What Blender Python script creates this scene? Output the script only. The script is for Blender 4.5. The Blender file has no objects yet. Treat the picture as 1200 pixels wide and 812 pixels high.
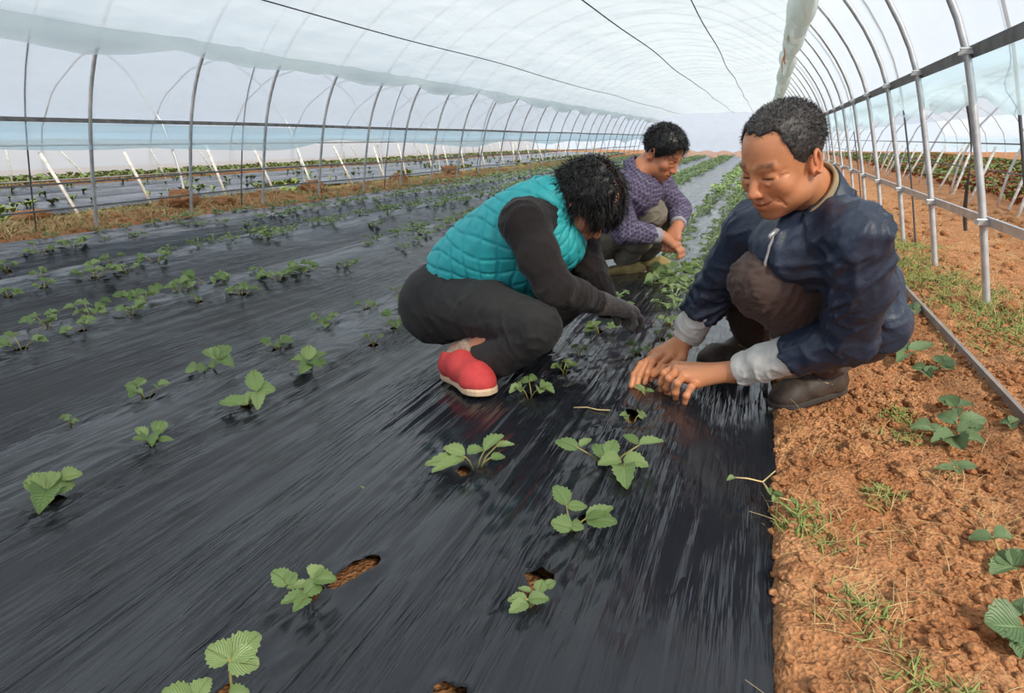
import bpy, bmesh, math, random
import numpy as np
from mathutils import Vector, Matrix
random.seed(7); RNG = np.random.default_rng(11)
S = bpy.context.scene
COL = S.collection
PI = math.pi

# ------------------------------------------------------------------ camera
CAM_H = 0.68
F_PX = 770.0
cam_d = bpy.data.cameras.new('camera'); cam = bpy.data.objects.new('camera', cam_d); COL.objects.link(cam)
cam_d.sensor_width = 36.0; cam_d.lens = F_PX*36.0/1200.0; cam_d.clip_start = 0.02; cam_d.clip_end = 400
_y = Vector((300/F_PX, -(162-406)/F_PX, -1.0)).normalized()          # tunnel axis seen from the camera (x right, y up, -z forward)
_p = math.atan((406-162)/F_PX)
_up = Vector((0, math.cos(_p), math.sin(_p)))
_x = _y.cross(_up).normalized()
M = Matrix((_x, _y, _up))                                             # camera -> world
cam.matrix_world = Matrix.Translation((0, 0, CAM_H)) @ M.to_4x4()
S.camera = cam

# ------------------------------------------------------------------ light and exposure
S.view_settings.view_transform = 'Standard'; S.view_settings.look = 'None'
S.view_settings.gamma = 1.0; S.view_settings.use_curve_mapping = False
S.view_settings.exposure = 0.22
W = bpy.data.worlds.new('hazy_bright_sky'); S.world = W; W.use_nodes = True
bg = W.node_tree.nodes['Background']
bg.inputs[0].default_value = (0.80, 0.88, 1.0, 1); bg.inputs[1].default_value = 0.90
sun_d = bpy.data.lights.new('sun', 'SUN'); sun = bpy.data.objects.new('sun', sun_d); COL.objects.link(sun)
sun_d.energy = 3.5; sun_d.angle = math.radians(9); sun_d.color = (1.0, 0.90, 0.74)
SUN_FROM = Vector((0.66, -0.62, 0.80)).normalized()
sun.rotation_euler = SUN_FROM.to_track_quat('Z', 'Y').to_euler()
S.cycles.max_bounces = 8; S.cycles.transparent_max_bounces = 16
S.cycles.transmission_bounces = 6; S.cycles.diffuse_bounces = 4; S.cycles.glossy_bounces = 3
S.cycles.caustics_reflective = False; S.cycles.caustics_refractive = False
S.cycles.sample_clamp_indirect = 6.0

# ------------------------------------------------------------------ helpers: noise
def _hash(ix, iy, iz, seed):
    n = (ix.astype(np.int64)*374761393 + iy.astype(np.int64)*668265263 + iz.astype(np.int64)*1274126177 + seed*974711) & 0x7fffffff
    n = ((n ^ (n >> 13))*1274126177) & 0x7fffffff
    n = n ^ (n >> 16)
    return (n & 0xffffff).astype(np.float32)/float(0xffffff)
def vnoise(x, y, z=0.0, seed=0):
    x = np.asarray(x, np.float32); y = np.asarray(y, np.float32); z = np.asarray(z, np.float32)
    x, y, z = np.broadcast_arrays(x, y, z)
    ix = np.floor(x); iy = np.floor(y); iz = np.floor(z)
    fx = x-ix; fy = y-iy; fz = z-iz
    fx = fx*fx*(3-2*fx); fy = fy*fy*(3-2*fy); fz = fz*fz*(3-2*fz)
    r = 0
    for dz in (0, 1):
        wz = fz if dz else 1-fz
        for dy in (0, 1):
            wy = fy if dy else 1-fy
            for dx in (0, 1):
                wx = fx if dx else 1-fx
                r = r + wx*wy*wz*_hash(ix+dx, iy+dy, iz+dz, seed)
    return r*2-1
def sstep(a, b, x):
    t = np.clip((np.asarray(x, float)-a)/(b-a), 0, 1)
    return t*t*(3-2*t)

# ------------------------------------------------------------------ helpers: materials
def nt(name):
    m = bpy.data.materials.new(name); m.use_nodes = True
    t = m.node_tree
    for n in list(t.nodes): t.nodes.remove(n)
    return m, t
def N(t, kind, **kw):
    n = t.nodes.new(kind)
    for k, v in kw.items():
        if k.startswith('i_'):
            key = k[2:]
            key = int(key) if key.isdigit() else key.replace('_', ' ')
            n.inputs[key].default_value = v
        else: setattr(n, k, v)
    return n
def L(t, a, ao, b, bi): t.links.new(a.outputs[ao], b.inputs[bi])
def rgb(r, g, b):
    f = lambda c: (c/255/12.92 if c/255 <= 0.04045 else ((c/255+0.055)/1.055)**2.4)
    return (f(r), f(g), f(b), 1)
def mat(name, col, rough=0.6, spec=0.5, metal=0.0, var=0.12, vscale=20.0, bump=0.0, bscale=60.0, stretch=(1, 1, 1), col2=None, sheen=0.0, attr=None, coords='Object', bdist=0.004):
    """procedural principled: noise mottling between two tones, optional bump"""
    m, t = nt(name)
    out = N(t, 'ShaderNodeOutputMaterial'); b = N(t, 'ShaderNodeBsdfPrincipled')
    b.inputs['Roughness'].default_value = rough; b.inputs['Specular IOR Level'].default_value = spec
    b.inputs['Metallic'].default_value = metal; b.inputs['Sheen Weight'].default_value = sheen
    tc = N(t, 'ShaderNodeTexCoord'); mp = N(t, 'ShaderNodeMapping'); mp.inputs['Scale'].default_value = stretch
    L(t, tc, coords, mp, 'Vector')
    n = N(t, 'ShaderNodeTexNoise', i_Scale=vscale, i_Detail=4.0); L(t, mp, 0, n, 'Vector')
    mx = N(t, 'ShaderNodeMix', data_type='RGBA')
    c2 = col2 or tuple(c*(1-2.2*var) for c in col[:3])+(1,)
    mx.inputs[6].default_value = col; mx.inputs[7].default_value = c2
    rp = N(t, 'ShaderNodeMapRange'); rp.inputs[1].default_value = 0.35; rp.inputs[2].default_value = 0.68
    L(t, n, 0, rp, 0); L(t, rp, 0, mx, 0)
    src, so = mx, 2
    if attr:
        a = N(t, 'ShaderNodeVertexColor', layer_name=attr)
        mm = N(t, 'ShaderNodeMix', data_type='RGBA', blend_type='MULTIPLY'); mm.inputs[0].default_value = 1.0
        L(t, mx, 2, mm, 6); L(t, a, 0, mm, 7); src, so = mm, 2
    L(t, src, so, b, 'Base Color')
    if bump:
        n2 = N(t, 'ShaderNodeTexNoise', i_Scale=bscale, i_Detail=5.0); L(t, mp, 0, n2, 'Vector')
        bp = N(t, 'ShaderNodeBump', i_Strength=bump, i_Distance=bdist); L(t, n2, 0, bp, 'Height'); L(t, bp, 0, b, 'Normal')
    L(t, b, 0, out, 0)
    return m
def film_mat(name, col, transp, transl, gloss_rough=0.25, scale=3.0):
    """thin plastic sheet: lets part of the light straight through, scatters the rest"""
    m, t = nt(name)
    out = N(t, 'ShaderNodeOutputMaterial')
    tr = N(t, 'ShaderNodeBsdfTransparent'); tl = N(t, 'ShaderNodeBsdfTranslucent'); df = N(t, 'ShaderNodeBsdfDiffuse')
    gl = N(t, 'ShaderNodeBsdfGlossy', i_Roughness=gloss_rough)
    tr.inputs[0].default_value = tuple(min(1, c*1.03) for c in col[:3])+(1,)
    for s in (tl, df): s.inputs[0].default_value = col
    gl.inputs[0].default_value = (1, 1, 1, 1)
    tc = N(t, 'ShaderNodeTexCoord'); mp = N(t, 'ShaderNodeMapping'); mp.inputs['Scale'].default_value = (1, 0.25, 1)
    L(t, tc, 'Object', mp, 0)
    n = N(t, 'ShaderNodeTexNoise', i_Scale=scale, i_Detail=5.0); L(t, mp, 0, n, 'Vector')
    bp = N(t, 'ShaderNodeBump', i_Strength=0.5, i_Distance=0.05); L(t, n, 0, bp, 'Height')
    for s in (tl, df, gl): L(t, bp, 0, s, 'Normal')
    m1 = N(t, 'ShaderNodeMixShader'); m1.inputs[0].default_value = transl/(1-transp)
    L(t, df, 0, m1, 1); L(t, tl, 0, m1, 2)
    mr = N(t, 'ShaderNodeMapRange'); mr.inputs[1].default_value = 0.3; mr.inputs[2].default_value = 0.7
    mr.inputs[3].default_value = max(0, transp-0.06); mr.inputs[4].default_value = min(1, transp+0.06); L(t, n, 0, mr, 0)
    m2 = N(t, 'ShaderNodeMixShader'); L(t, mr, 0, m2, 0); L(t, m1, 0, m2, 1); L(t, tr, 0, m2, 2)
    m3 = N(t, 'ShaderNodeMixShader'); m3.inputs[0].default_value = 0.04; L(t, m2, 0, m3, 1); L(t, gl, 0, m3, 2)
    L(t, m3, 0, out, 0)
    return m

# ------------------------------------------------------------------ helpers: objects
def mesh(name, v, f, m=None, parent=None, smooth=True, uv=None, col=None):
    me = bpy.data.meshes.new(name)
    v = np.asarray(v, np.float32)
    if isinstance(f, np.ndarray):
        k = f.shape[1]; nf = len(f)
        me.vertices.add(len(v)); me.vertices.foreach_set('co', v.ravel())
        me.loops.add(nf*k); me.loops.foreach_set('vertex_index', f.astype(np.int32).ravel())
        me.polygons.add(nf); me.polygons.foreach_set('loop_start', np.arange(0, nf*k, k, dtype=np.int32))
        me.polygons.foreach_set('loop_total', np.full(nf, k, np.int32))
        me.update(calc_edges=True)
    else:
        me.from_pydata([tuple(map(float, p)) for p in v], [], f)
    me.validate()
    if smooth: me.polygons.foreach_set('use_smooth', np.ones(len(me.polygons), bool))
    if col is not None:
        ca = me.color_attributes.new('col', 'FLOAT_COLOR', 'POINT')
        ca.data.foreach_set('color', np.concatenate([np.asarray(col, np.float32), np.ones((len(v), 1), np.float32)], 1).ravel())
    if uv is not None:
        ul = me.uv_layers.new(name='UVMap'); li = np.empty(len(me.loops), np.int32); me.loops.foreach_get('vertex_index', li)
        ul.data.foreach_set('uv', np.asarray(uv, np.float32)[li].ravel())
    if m: me.materials.append(m)
    o = bpy.data.objects.new(name, me); COL.objects.link(o)
    if parent: o.parent = parent
    return o
def tag(o, label=None, cat=None, group=None, kind=None):
    for k, x in (('label', label), ('category', cat), ('group', group), ('kind', kind)):
        if x: o[k] = x
    return o
def empty(name, loc=(0, 0, 0)):
    o = bpy.data.objects.new(name, None); o.location = loc; o.empty_display_size = 0.05; COL.objects.link(o); return o
class MB:
    """collects shapes for one mesh"""
    def __init__(s): s.v = []; s.f = []
    def add(s, v, f):
        k = len(s.v); s.v += [tuple(p) for p in v]; s.f += [tuple(i+k for i in q) for q in f]; return s
    def tube(s, pts, r, n=8, caps=True, r2=None):
        pts = [Vector(p) for p in pts]; v = []; f = []; m = len(pts)
        up = Vector((0, 0, 1)); prev = None
        for i, p in enumerate(pts):
            d = (pts[min(i+1, m-1)]-pts[max(i-1, 0)]).normalized()
            if prev is None:
                a = d.cross(up)
                if a.length < 1e-3: a = d.cross(Vector((1, 0, 0)))
            else: a = prev-d*prev.dot(d)
            a.normalize(); prev = a; b = d.cross(a)
            rr = r[i] if hasattr(r, '__len__') else (r if r2 is None else r+(r2-r)*i/max(1, m-1))
            for k in range(n):
                t = 2*PI*k/n; v.append(p+(a*math.cos(t)+b*math.sin(t))*rr)
        for i in range(m-1):
            for k in range(n): f.append((i*n+k, i*n+(k+1) % n, (i+1)*n+(k+1) % n, (i+1)*n+k))
        if caps: f.append(tuple(range(n-1, -1, -1))); f.append(tuple((m-1)*n+k for k in range(n)))
        return s.add(v, f)
    def box(s, c, sz, R=None):
        v = []
        for x in (-1, 1):
            for y in (-1, 1):
                for z in (-1, 1):
                    p = Vector((x*sz[0]/2, y*sz[1]/2, z*sz[2]/2))
                    if R is not None: p = R @ p
                    v.append(Vector(c)+p)
        return s.add(v, [(0, 1, 3, 2), (4, 6, 7, 5), (0, 4, 5, 1), (2, 3, 7, 6), (0, 2, 6, 4), (1, 5, 7, 3)])
    def build(s, name, m, parent=None, smooth=True): return mesh(name, s.v, s.f, m, parent, smooth)
def grid_faces(nx, ny):
    i = np.arange(nx-1)[:, None]*ny+np.arange(ny-1)[None, :]
    i = i.ravel()
    return np.stack([i, i+ny, i+ny+1, i+1], 1)

# ------------------------------------------------------------------ shared materials
M_SOIL, _t = nt('red_soil')
def _soil():
    t = _t
    out = N(t, 'ShaderNodeOutputMaterial'); b = N(t, 'ShaderNodeBsdfPrincipled', i_Roughness=0.95); b.inputs['Specular IOR Level'].default_value = 0.15
    tc = N(t, 'ShaderNodeTexCoord')
    n1 = N(t, 'ShaderNodeTexNoise', i_Scale=5.0, i_Detail=6.0, i_Roughness=0.65); L(t, tc, 'Object', n1, 'Vector')
    n2 = N(t, 'ShaderNodeTexNoise', i_Scale=90.0, i_Detail=6.0, i_Roughness=0.7); L(t, tc, 'Object', n2, 'Vector')
    r1 = N(t, 'ShaderNodeValToRGB'); e = r1.color_ramp.elements
    e[0].position = 0.3; e[0].color = rgb(176, 118, 78); e[1].position = 0.7; e[1].color = rgb(222, 168, 124)
    L(t, n1, 0, r1, 0)
    r2 = N(t, 'ShaderNodeValToRGB'); e = r2.color_ramp.elements
    e[0].position = 0.3; e[0].color = (0.48, 0.43, 0.38, 1); e[1].position = 0.62; e[1].color = (1.08, 1.06, 1.02, 1)
    L(t, n2, 0, r2, 0)
    mx = N(t, 'ShaderNodeMix', data_type='RGBA', blend_type='MULTIPLY'); mx.inputs[0].default_value = 1
    L(t, r1, 0, mx, 6); L(t, r2, 0, mx, 7); L(t, mx, 2, b, 'Base Color')
    v = N(t, 'ShaderNodeTexVoronoi', i_Scale=140.0); L(t, tc, 'Object', v, 'Vector')
    ad = N(t, 'ShaderNodeMath', operation='ADD'); L(t, n2, 0, ad, 0); L(t, v, 0, ad, 1)
    bp = N(t, 'ShaderNodeBump', i_Strength=1.0, i_Distance=0.010); L(t, ad, 0, bp, 'Height'); L(t, bp, 0, b, 'Normal')
    L(t, b, 0, out, 0)
_soil()
M_MULCH, _t = nt('black_mulch_film')
def _mulch():
    t = _t
    out = N(t, 'ShaderNodeOutputMaterial'); b = N(t, 'ShaderNodeBsdfPrincipled')
    b.inputs['Base Color'].default_value = (0.013, 0.013, 0.015, 1); b.inputs['Specular IOR Level'].default_value = 0.46
    tc = N(t, 'ShaderNodeTexCoord')
    mp = N(t, 'ShaderNodeMapping'); mp.inputs['Scale'].default_value = (70, 3.2, 10); L(t, tc, 'Object', mp, 0)
    n1 = N(t, 'ShaderNodeTexNoise', i_Scale=1.0, i_Detail=3.0, i_Distortion=0.35); L(t, mp, 0, n1, 'Vector')
    mp2 = N(t, 'ShaderNodeMapping'); mp2.inputs['Scale'].default_value = (7, 2.2, 2); L(t, tc, 'Object', mp2, 0)
    n2 = N(t, 'ShaderNodeTexNoise', i_Scale=1.0, i_Detail=3.0); L(t, mp2, 0, n2, 'Vector')
    mr = N(t, 'ShaderNodeMapRange'); mr.inputs[1].default_value = 0.44; mr.inputs[2].default_value = 0.66; mr.inputs[3].default_value = 0.16; mr.inputs[4].default_value = 1.0
    L(t, n2, 0, mr, 0)
    mu = N(t, 'ShaderNodeMath', operation='MULTIPLY'); L(t, n1, 0, mu, 0); L(t, mr, 0, mu, 1)
    bp = N(t, 'ShaderNodeBump', i_Strength=0.8, i_Distance=0.020); L(t, mu, 0, bp, 'Height'); L(t, bp, 0, b, 'Normal')
    n3 = N(t, 'ShaderNodeTexNoise', i_Scale=9.0, i_Detail=6.0); L(t, tc, 'Object', n3, 'Vector')
    r = N(t, 'ShaderNodeMapRange'); r.inputs[1].default_value = 0.35; r.inputs[2].default_value = 0.7; r.inputs[3].default_value = 0.13; r.inputs[4].default_value = 0.25
    L(t, n3, 0, r, 0); L(t, r, 0, b, 'Roughness')
    # dusty dried splashes of soil
    n4 = N(t, 'ShaderNodeTexNoise', i_Scale=2.2, i_Detail=8.0, i_Roughness=0.7); L(t, tc, 'Object', n4, 'Vector')
    r4 = N(t, 'ShaderNodeMapRange'); r4.inputs[1].default_value = 0.60; r4.inputs[2].default_value = 0.8; r4.inputs[4].default_value = 0.22; L(t, n4, 0, r4, 0)
    mc = N(t, 'ShaderNodeMix', data_type='RGBA'); mc.inputs[6].default_value = (0.012, 0.0135, 0.018, 1); mc.inputs[7].default_value = (0.06, 0.052, 0.045, 1)  # film tone tinted slightly blue to imitate reflected sky; second tone is the dust
    L(t, r4, 0, mc, 0); L(t, mc, 2, b, 'Base Color')
    L(t, b, 0, out, 0)
_mulch()
M_COVER = film_mat('clear_cover_film', (0.92, 0.955, 1.0, 1), 0.62, 0.24)
M_LINER = film_mat('milky_liner_film', (0.91, 0.96, 0.97, 1), 0.17, 0.60)
M_HEM = film_mat('folded_liner_film', (0.78, 0.84, 0.81, 1), 0.14, 0.42)
M_HEML = film_mat('light_folded_film', (0.90, 0.95, 0.93, 1), 0.34, 0.44)
M_TAUPE = mat('dull_taupe_metal', rgb(150, 142, 136), rough=.7, metal=.1, var=.12, vscale=12)
M_BLUE = film_mat('blue_side_film', (0.70, 0.88, 0.94, 1), 0.40, 0.42)
M_STEEL = mat('galvanised_steel', (0.62, 0.63, 0.64, 1), rough=0.42, metal=0.55, var=0.12, vscale=14, bump=0.1)
M_DSTEEL = mat('weathered_steel', (0.20, 0.20, 0.20, 1), rough=0.55, metal=0.4, var=0.2, vscale=14, bump=0.15)
M_WIRE = mat('dark_wire', (0.07, 0.075, 0.085, 1), rough=0.6, var=0.1)
M_STAKE = mat('whitewashed_stake', (0.78, 0.77, 0.72, 1), rough=0.7, var=0.18, vscale=30)
M_ORANGE = mat('orange_twine', (0.80, 0.30, 0.17, 1), rough=0.8, var=0.15)
M_STRAW = mat('dry_straw', rgb(224, 198, 142), rough=0.85, var=0.22, vscale=25)
M_WEED = mat('weed_green', rgb(146, 156, 88), rough=0.7, var=0.25, vscale=18, col2=rgb(104, 128, 66))
# ================================================================== the setting: soil
FURROWS = ((-0.94, .055), (-1.92, .135), (-2.91, .135), (-3.93, .135))
def bed_z(x):
    x = np.asarray(x, float)
    z = -0.055*sstep(-0.17, 0.07, x) - 0.055*sstep(-4.78, -4.95, x)
    for f, dp in FURROWS: z = z - dp*np.exp(-((x-f)/0.235)**2)
    return z
def clods(x, y, amp=1.0):
    w = vnoise(x*9, y*9, seed=3)*0.35
    a = 1-np.abs(vnoise(x*16+w, y*16, seed=5)); b = 1-np.abs(vnoise(x*38, y*38+w, seed=6)); c = vnoise(x*80, y*80, seed=8)
    return amp*(0.016*vnoise(x*3.3, y*3.3, seed=4)+0.020*(a-0.7)+0.011*(b-0.7)+0.004*c)
def soil_z(x, y):
    x = np.asarray(x, float); y = np.asarray(y, float)
    inside = sstep(0.06, 0.11, x)                           # the open path to the right of the film
    left = sstep(-4.9, -5.0, x)
    z = bed_z(x)-0.036*(1-inside)*(1-left)
    z = z+inside*(0.018+clods(x, y)+0.02*sstep(0.3, 0.6, x)*vnoise(x*1.7, y*1.2, seed=9)+0.02*np.exp(-((x-0.95)/0.2)**2))
    z = z+left*(0.04+0.9*clods(x, y)+0.05*np.exp(-((x+5.35)/0.28)**2)*(1+vnoise(x*2, y*1.6, seed=12)))
    return z
def _z_table():
    global _tz
    _tz = soil_z(GX, GY)
def sz(x, y):
    i = min(max(int(np.searchsorted(gx, x)), 1), len(gx)-1); j = min(max(int(np.searchsorted(gy, y)), 1), len(gy)-1)
    u = (x-gx[i-1])/(gx[i]-gx[i-1]); v = (y-gy[j-1])/(gy[j]-gy[j-1])
    return float((_tz[i-1, j-1]*(1-u)+_tz[i, j-1]*u)*(1-v)+(_tz[i-1, j]*(1-u)+_tz[i, j]*u)*v)
gx = np.unique(np.concatenate([np.arange(-16, -6, 0.5), np.arange(-6, -4.7, 0.06), np.arange(-4.7, 0, 0.1), np.arange(0, 1.15, 0.0075), np.arange(1.15, 2.6, 0.05), np.arange(2.6, 14.1, 0.5)]).round(4))
gy = np.unique(np.concatenate([np.arange(-3, 0.5, 0.25), np.arange(0.5, 3.2, 0.0085), np.arange(3.2, 6, 0.03), np.arange(6, 12, 0.1), np.arange(12, 44.1, 1.0)]).round(4))
GX, GY = np.meshgrid(gx, gy, indexing='ij')
_z_table()
ground = mesh('soil_ground', np.stack([GX, GY, _tz], -1).reshape(-1, 3), grid_faces(len(gx), len(gy)), M_SOIL)
tag(ground, 'orange red crumbly soil of the tunnel floor and the field', kind='structure')

# ================================================================== plants in the film: positions on the ground
NEAR = [(-.28, .82, .085), (-.25, 1.05, .12), (-.26, 1.30, .24), (-.25, 1.54, .06), (-.33, 2.08, .09), (-.28, 2.49, .08), (-.28, 2.28, .06), (-.59, .51, .17), (-.61, .72, .12), (-.55, 1.18, .19), (-.55, 1.63, .12), (-.51, 1.84, .09), (-.52, 2.04, .05), (-.51, 2.30, .11), (-1.27, .77, .15), (-1.31, 1.05, .11), (-1.26, 1.31, .19), (-1.30, 1.63, .13), (-1.24, 1.92, .06), (-1.27, 2.12, .13), (-1.62, 1.07, .04), (-1.58, 1.27, .11), (-1.61, 1.53, .18), (-1.51, 1.74, .12), (-1.53, 2.06, .12), (-1.53, 2.34, .08), (-1.56, 2.64, .06), (-2.33, 1.43, .13), (-2.34, 1.66, .13), (-2.36, 1.89, .13), (-2.30, 2.18, .06), (-2.24, 2.39, .14), (-2.28, 2.69, .19), (-2.29, 2.91, .20), (-2.21, 3.22, .11), (-2.56, 1.68, .15), (-2.57, 1.87, .18), (-2.54, 2.10, .20), (-2.57, 2.33, .14), (-2.53, 2.49, .26), (-2.50, 2.78, .10), (-2.43, 3.79, .09), (-2.22, 3.90, .09), (-4.14, 2.56, .13), (-3.24, 1.98, .13), (-3.47, 2.30, .11), (-3.25, 2.16, .13), (-3.25, 2.43, .24), (-3.24, 2.61, .12), (-3.51, 2.74, .13), (-4.28, 2.87, .20), (-4.28, 3.10, .18), (-3.30, 2.87, .18), (-3.57, 3.21, .10), (-4.75, 3.30, .11), (-4.70, 3.61, .12), (-4.33, 3.37, .09), (-4.30, 3.61, .10), (-4.71, 3.87, .11), (-3.47, 3.36, .15), (-3.57, 3.61, .12), (-3.45, 3.65, .14), (-4.31, 4.25, .11), (-4.42, 4.16, .11), (-4.28, 4.45, .11), (-4.16, 4.63, .11), (-3.33, 3.88, .19), (-3.36, 4.11, .11), (-3.35, 4.67, .15), (-3.31, 5.53, .24), (-3.13, 5.01, .15), (-3.35, 6.11, .16)]

# ================================================================== black mulch film, one sheet per bed
HOLES = [(p[0], p[1], 0.020, 0.014, 0.0) for p in NEAR if p[1] < 2.6 and p[2] > .05]
HOLES += [(-0.572, 0.784, 0.050, 0.021, -0.46), (-0.27, 0.855, 0.03, 0.018, 1.2), (-0.30, 0.585, 0.035, 0.02, 1.0), (-0.25, 1.57, 0.035, 0.018, 0.8)]
def film_sheet(x0, x1, dx, lift, label, seed):
    xs = np.linspace(x0, x1, int((x1-x0)/dx)+1)
    ys = np.concatenate([np.arange(-1.2, 0.3, 0.1), np.arange(0.3, 3.2, 0.014), np.arange(3.2, 9, 0.06), np.arange(9, 28.9, 0.4)])
    X, Y = np.meshgrid(xs, ys, indexing='ij'); X = X.copy(); Y = Y.copy()
    if x1 > 0:
        X += sstep(-0.1, x1, X)*0.012*vnoise(Y*2.2, 3.1, seed=31)
    holes = [h for h in HOLES if x0 < h[0] < x1]
    dele = np.zeros(X.shape, bool); rim = np.zeros(X.shape)
    for hx, hy, a, b, an in holes:                           # planting slits really cut through the sheet
        ca, sa = math.cos(an+PI/2), math.sin(an+PI/2)
        u = ((X-hx)*ca+(Y-hy)*sa)/a; w = (-(X-hx)*sa+(Y-hy)*ca)/b
        r = np.sqrt(u*u+w*w)+1e-6
        dele |= r < 0.55
        k = (r >= 0.55) & (r < 1.0)
        s = np.where(k, 1/r, 1)
        X = np.where(k, hx+(X-hx)*s, X); Y = np.where(k, hy+(Y-hy)*s, Y)
        rim += np.exp(-((r-1)/0.45)**2)*0.006
    Z = bed_z(X)+lift+rim
    m1 = sstep(-0.1, 0.45, vnoise(X*2.6, Y*0.9, seed=seed)); m2 = sstep(0.0, 0.5, vnoise(X*4+7, Y*1.3, seed=seed+1))
    ed = sstep(0, 0.05, X-x0)*(sstep(0, 0.05, x1-X) if x1 < 0 else 1.0)
    Z += ed*(m1*0.0070*vnoise(X*42, Y*1.9, seed=seed+2)+m2*0.0050*vnoise(X*85, Y*3.4, seed=seed+3)+0.010*vnoise(X*5, Y*1.2, seed=seed+4))
    for q, (px, py, s) in enumerate(NEAR):                   # the sheet is pinched towards every plant
        if not (x0 < px < x1) or py > 4: continue
        ddx, ddy = X-px, Y-py; r = np.sqrt(ddx**2+ddy**2)+1e-5; th = np.arctan2(ddx, ddy)
        Z -= 0.012*np.exp(-(r/0.045)**2)
        Z += 0.0055*np.exp(-r/0.11)*np.sin(th*(13+q % 5)+q)*(np.abs(np.cos(th))**1.5)*sstep(0.012, 0.05, r)
    v = np.stack([X, Y, Z], -1).reshape(-1, 3); f = grid_faces(len(xs), len(ys))
    d = dele.ravel()
    f = f[~d[f].any(1)]
    o = mesh('mulch_film', v, f, M_MULCH)
    return tag(o, label, 'mulch film', 'black mulch film sheets over the beds')
film_sheet(-0.94, 0.088, 0.0075, 0.000, 'black plastic mulch film on the path-side bed, under the hands of the man in blue', 100)
film_sheet(-1.92, -0.94, 0.0075, 0.000, 'black plastic mulch film on the second bed from the soil path, left of the woman', 120)
film_sheet(-2.91, -1.92, 0.010, 0.000, 'black plastic mulch film on the third bed from the soil path', 140)
film_sheet(-3.93, -2.91, 0.014, 0.000, 'black plastic mulch film on the fourth bed from the soil path', 160)
film_sheet(-4.96, -3.93, 0.016, 0.000, 'black plastic mulch film on the bed nearest the left tunnel wall', 180)

# ================================================================== the tunnel: hoops, rails, films
PROF = [(-5.05, -0.1), (-4.99, 0.3), (-4.88, 0.80), (-4.76, 1.12), (-4.60, 1.38), (-4.30, 1.70), (-3.80, 2.05), (-3.1, 2.36), (-2.2, 2.55), (-1.4, 2.50), (-0.75, 2.32), (-0.25, 2.06), (0.05, 1.88), (0.27, 1.69), (0.41, 1.53), (0.53, 1.37), (0.63, 1.20), (0.715, 1.01), (0.80, 0.70), (0.89, 0.34), (0.985, -0.1)]
PA = np.array(PROF)
_s = np.concatenate([[0], np.cumsum(np.hypot(*np.diff(PA, axis=0).T))])
def prof(n, off=0.0, t0=0.0, t1=1.0):
    """points along the hoop profile, pushed outward by off"""
    q = np.linspace(t0*_s[-1], t1*_s[-1], n)
    def cr(k):
        # Catmull-Rom through the measured points
        r = []
        for s in q:
            i = min(max(np.searchsorted(_s, s)-1, 0), len(_s)-2); u = (s-_s[i])/(_s[i+1]-_s[i])
            p0, p1, p2, p3 = (PA[min(max(j, 0), len(PA)-1)][k] for j in (i-1, i, i+1, i+2))
            r.append(0.5*(2*p1+(p2-p0)*u+(2*p0-5*p1+4*p2-p3)*u*u+(3*p1-p0-3*p2+p3)*u**3))
        return np.array(r)
    P = np.stack([cr(0), cr(1)], 1)
    T = np.gradient(P, axis=0); T /= np.linalg.norm(T, axis=1)[:, None]
    return P+np.stack([-T[:, 1], T[:, 0]], 1)*off
def skew(x): return 0.56*(0.98-x)/6.03                        # the hoops stand slightly askew: left feet further along
ORD = ['first', 'second', 'third', 'fourth', 'fifth', 'sixth', 'seventh', 'eighth', 'ninth', 'tenth', 'eleventh', 'twelfth', 'thirteenth', 'fourteenth', 'fifteenth', 'sixteenth', 'seventeenth', 'eighteenth', 'nineteenth', 'twentieth', 'twenty-first', 'twenty-second', 'twenty-third', 'twenty-fourth', 'twenty-fifth', 'twenty-sixth', 'twenty-seventh']
P_h = prof(64)
pipe_me = None; HOOP_Y = [2.33+0.985*k for k in range(27)]
for k, y in enumerate(HOOP_Y):
    r = empty('tunnel_hoop', (0.98, y, 0))
    tag(r, 'galvanised steel tunnel hoop, %s pole along the right wall from the camera' % ORD[k] if k else 'galvanised steel tunnel hoop nearest the camera, just beyond the right edge', 'hoop', 'steel hoops of the tunnel')
    if pipe_me is None:
        b = MB().tube([(x-0.98, skew(x), z) for x, z in P_h], 0.0145, 8)
        o = b.build('pipe', M_STEEL, r); pipe_me = o.data
        c1 = MB()
        x, z = 0.715, 1.01
        c1.box((x-0.98, skew(x)-0.0, z), (0.05, 0.05, 0.016)).tube([(x-0.98-0.03, skew(x)-0.018, z+0.012), (x-0.98+0.04, skew(x)-0.018, z+0.012)], 0.006, 6)
        cu = c1.build('clamp', M_STEEL, r, False).data
        c2 = MB(); x, z = 0.89, 0.34
        c2.box((x-0.98, skew(x), z), (0.05, 0.055, 0.018)).tube([(x-0.98-0.03, skew(x)-0.02, z+0.013), (x-0.98+0.045, skew(x)-0.02, z+0.013)], 0.006, 6)
        cl = c2.build('clamp', M_STEEL, r, False).data
    else:
        for nm, d in (('pipe', pipe_me), ('clamp', cu), ('clamp', cl)):
            o = bpy.data.objects.new(nm, d); COL.objects.link(o); o.parent = r
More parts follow.
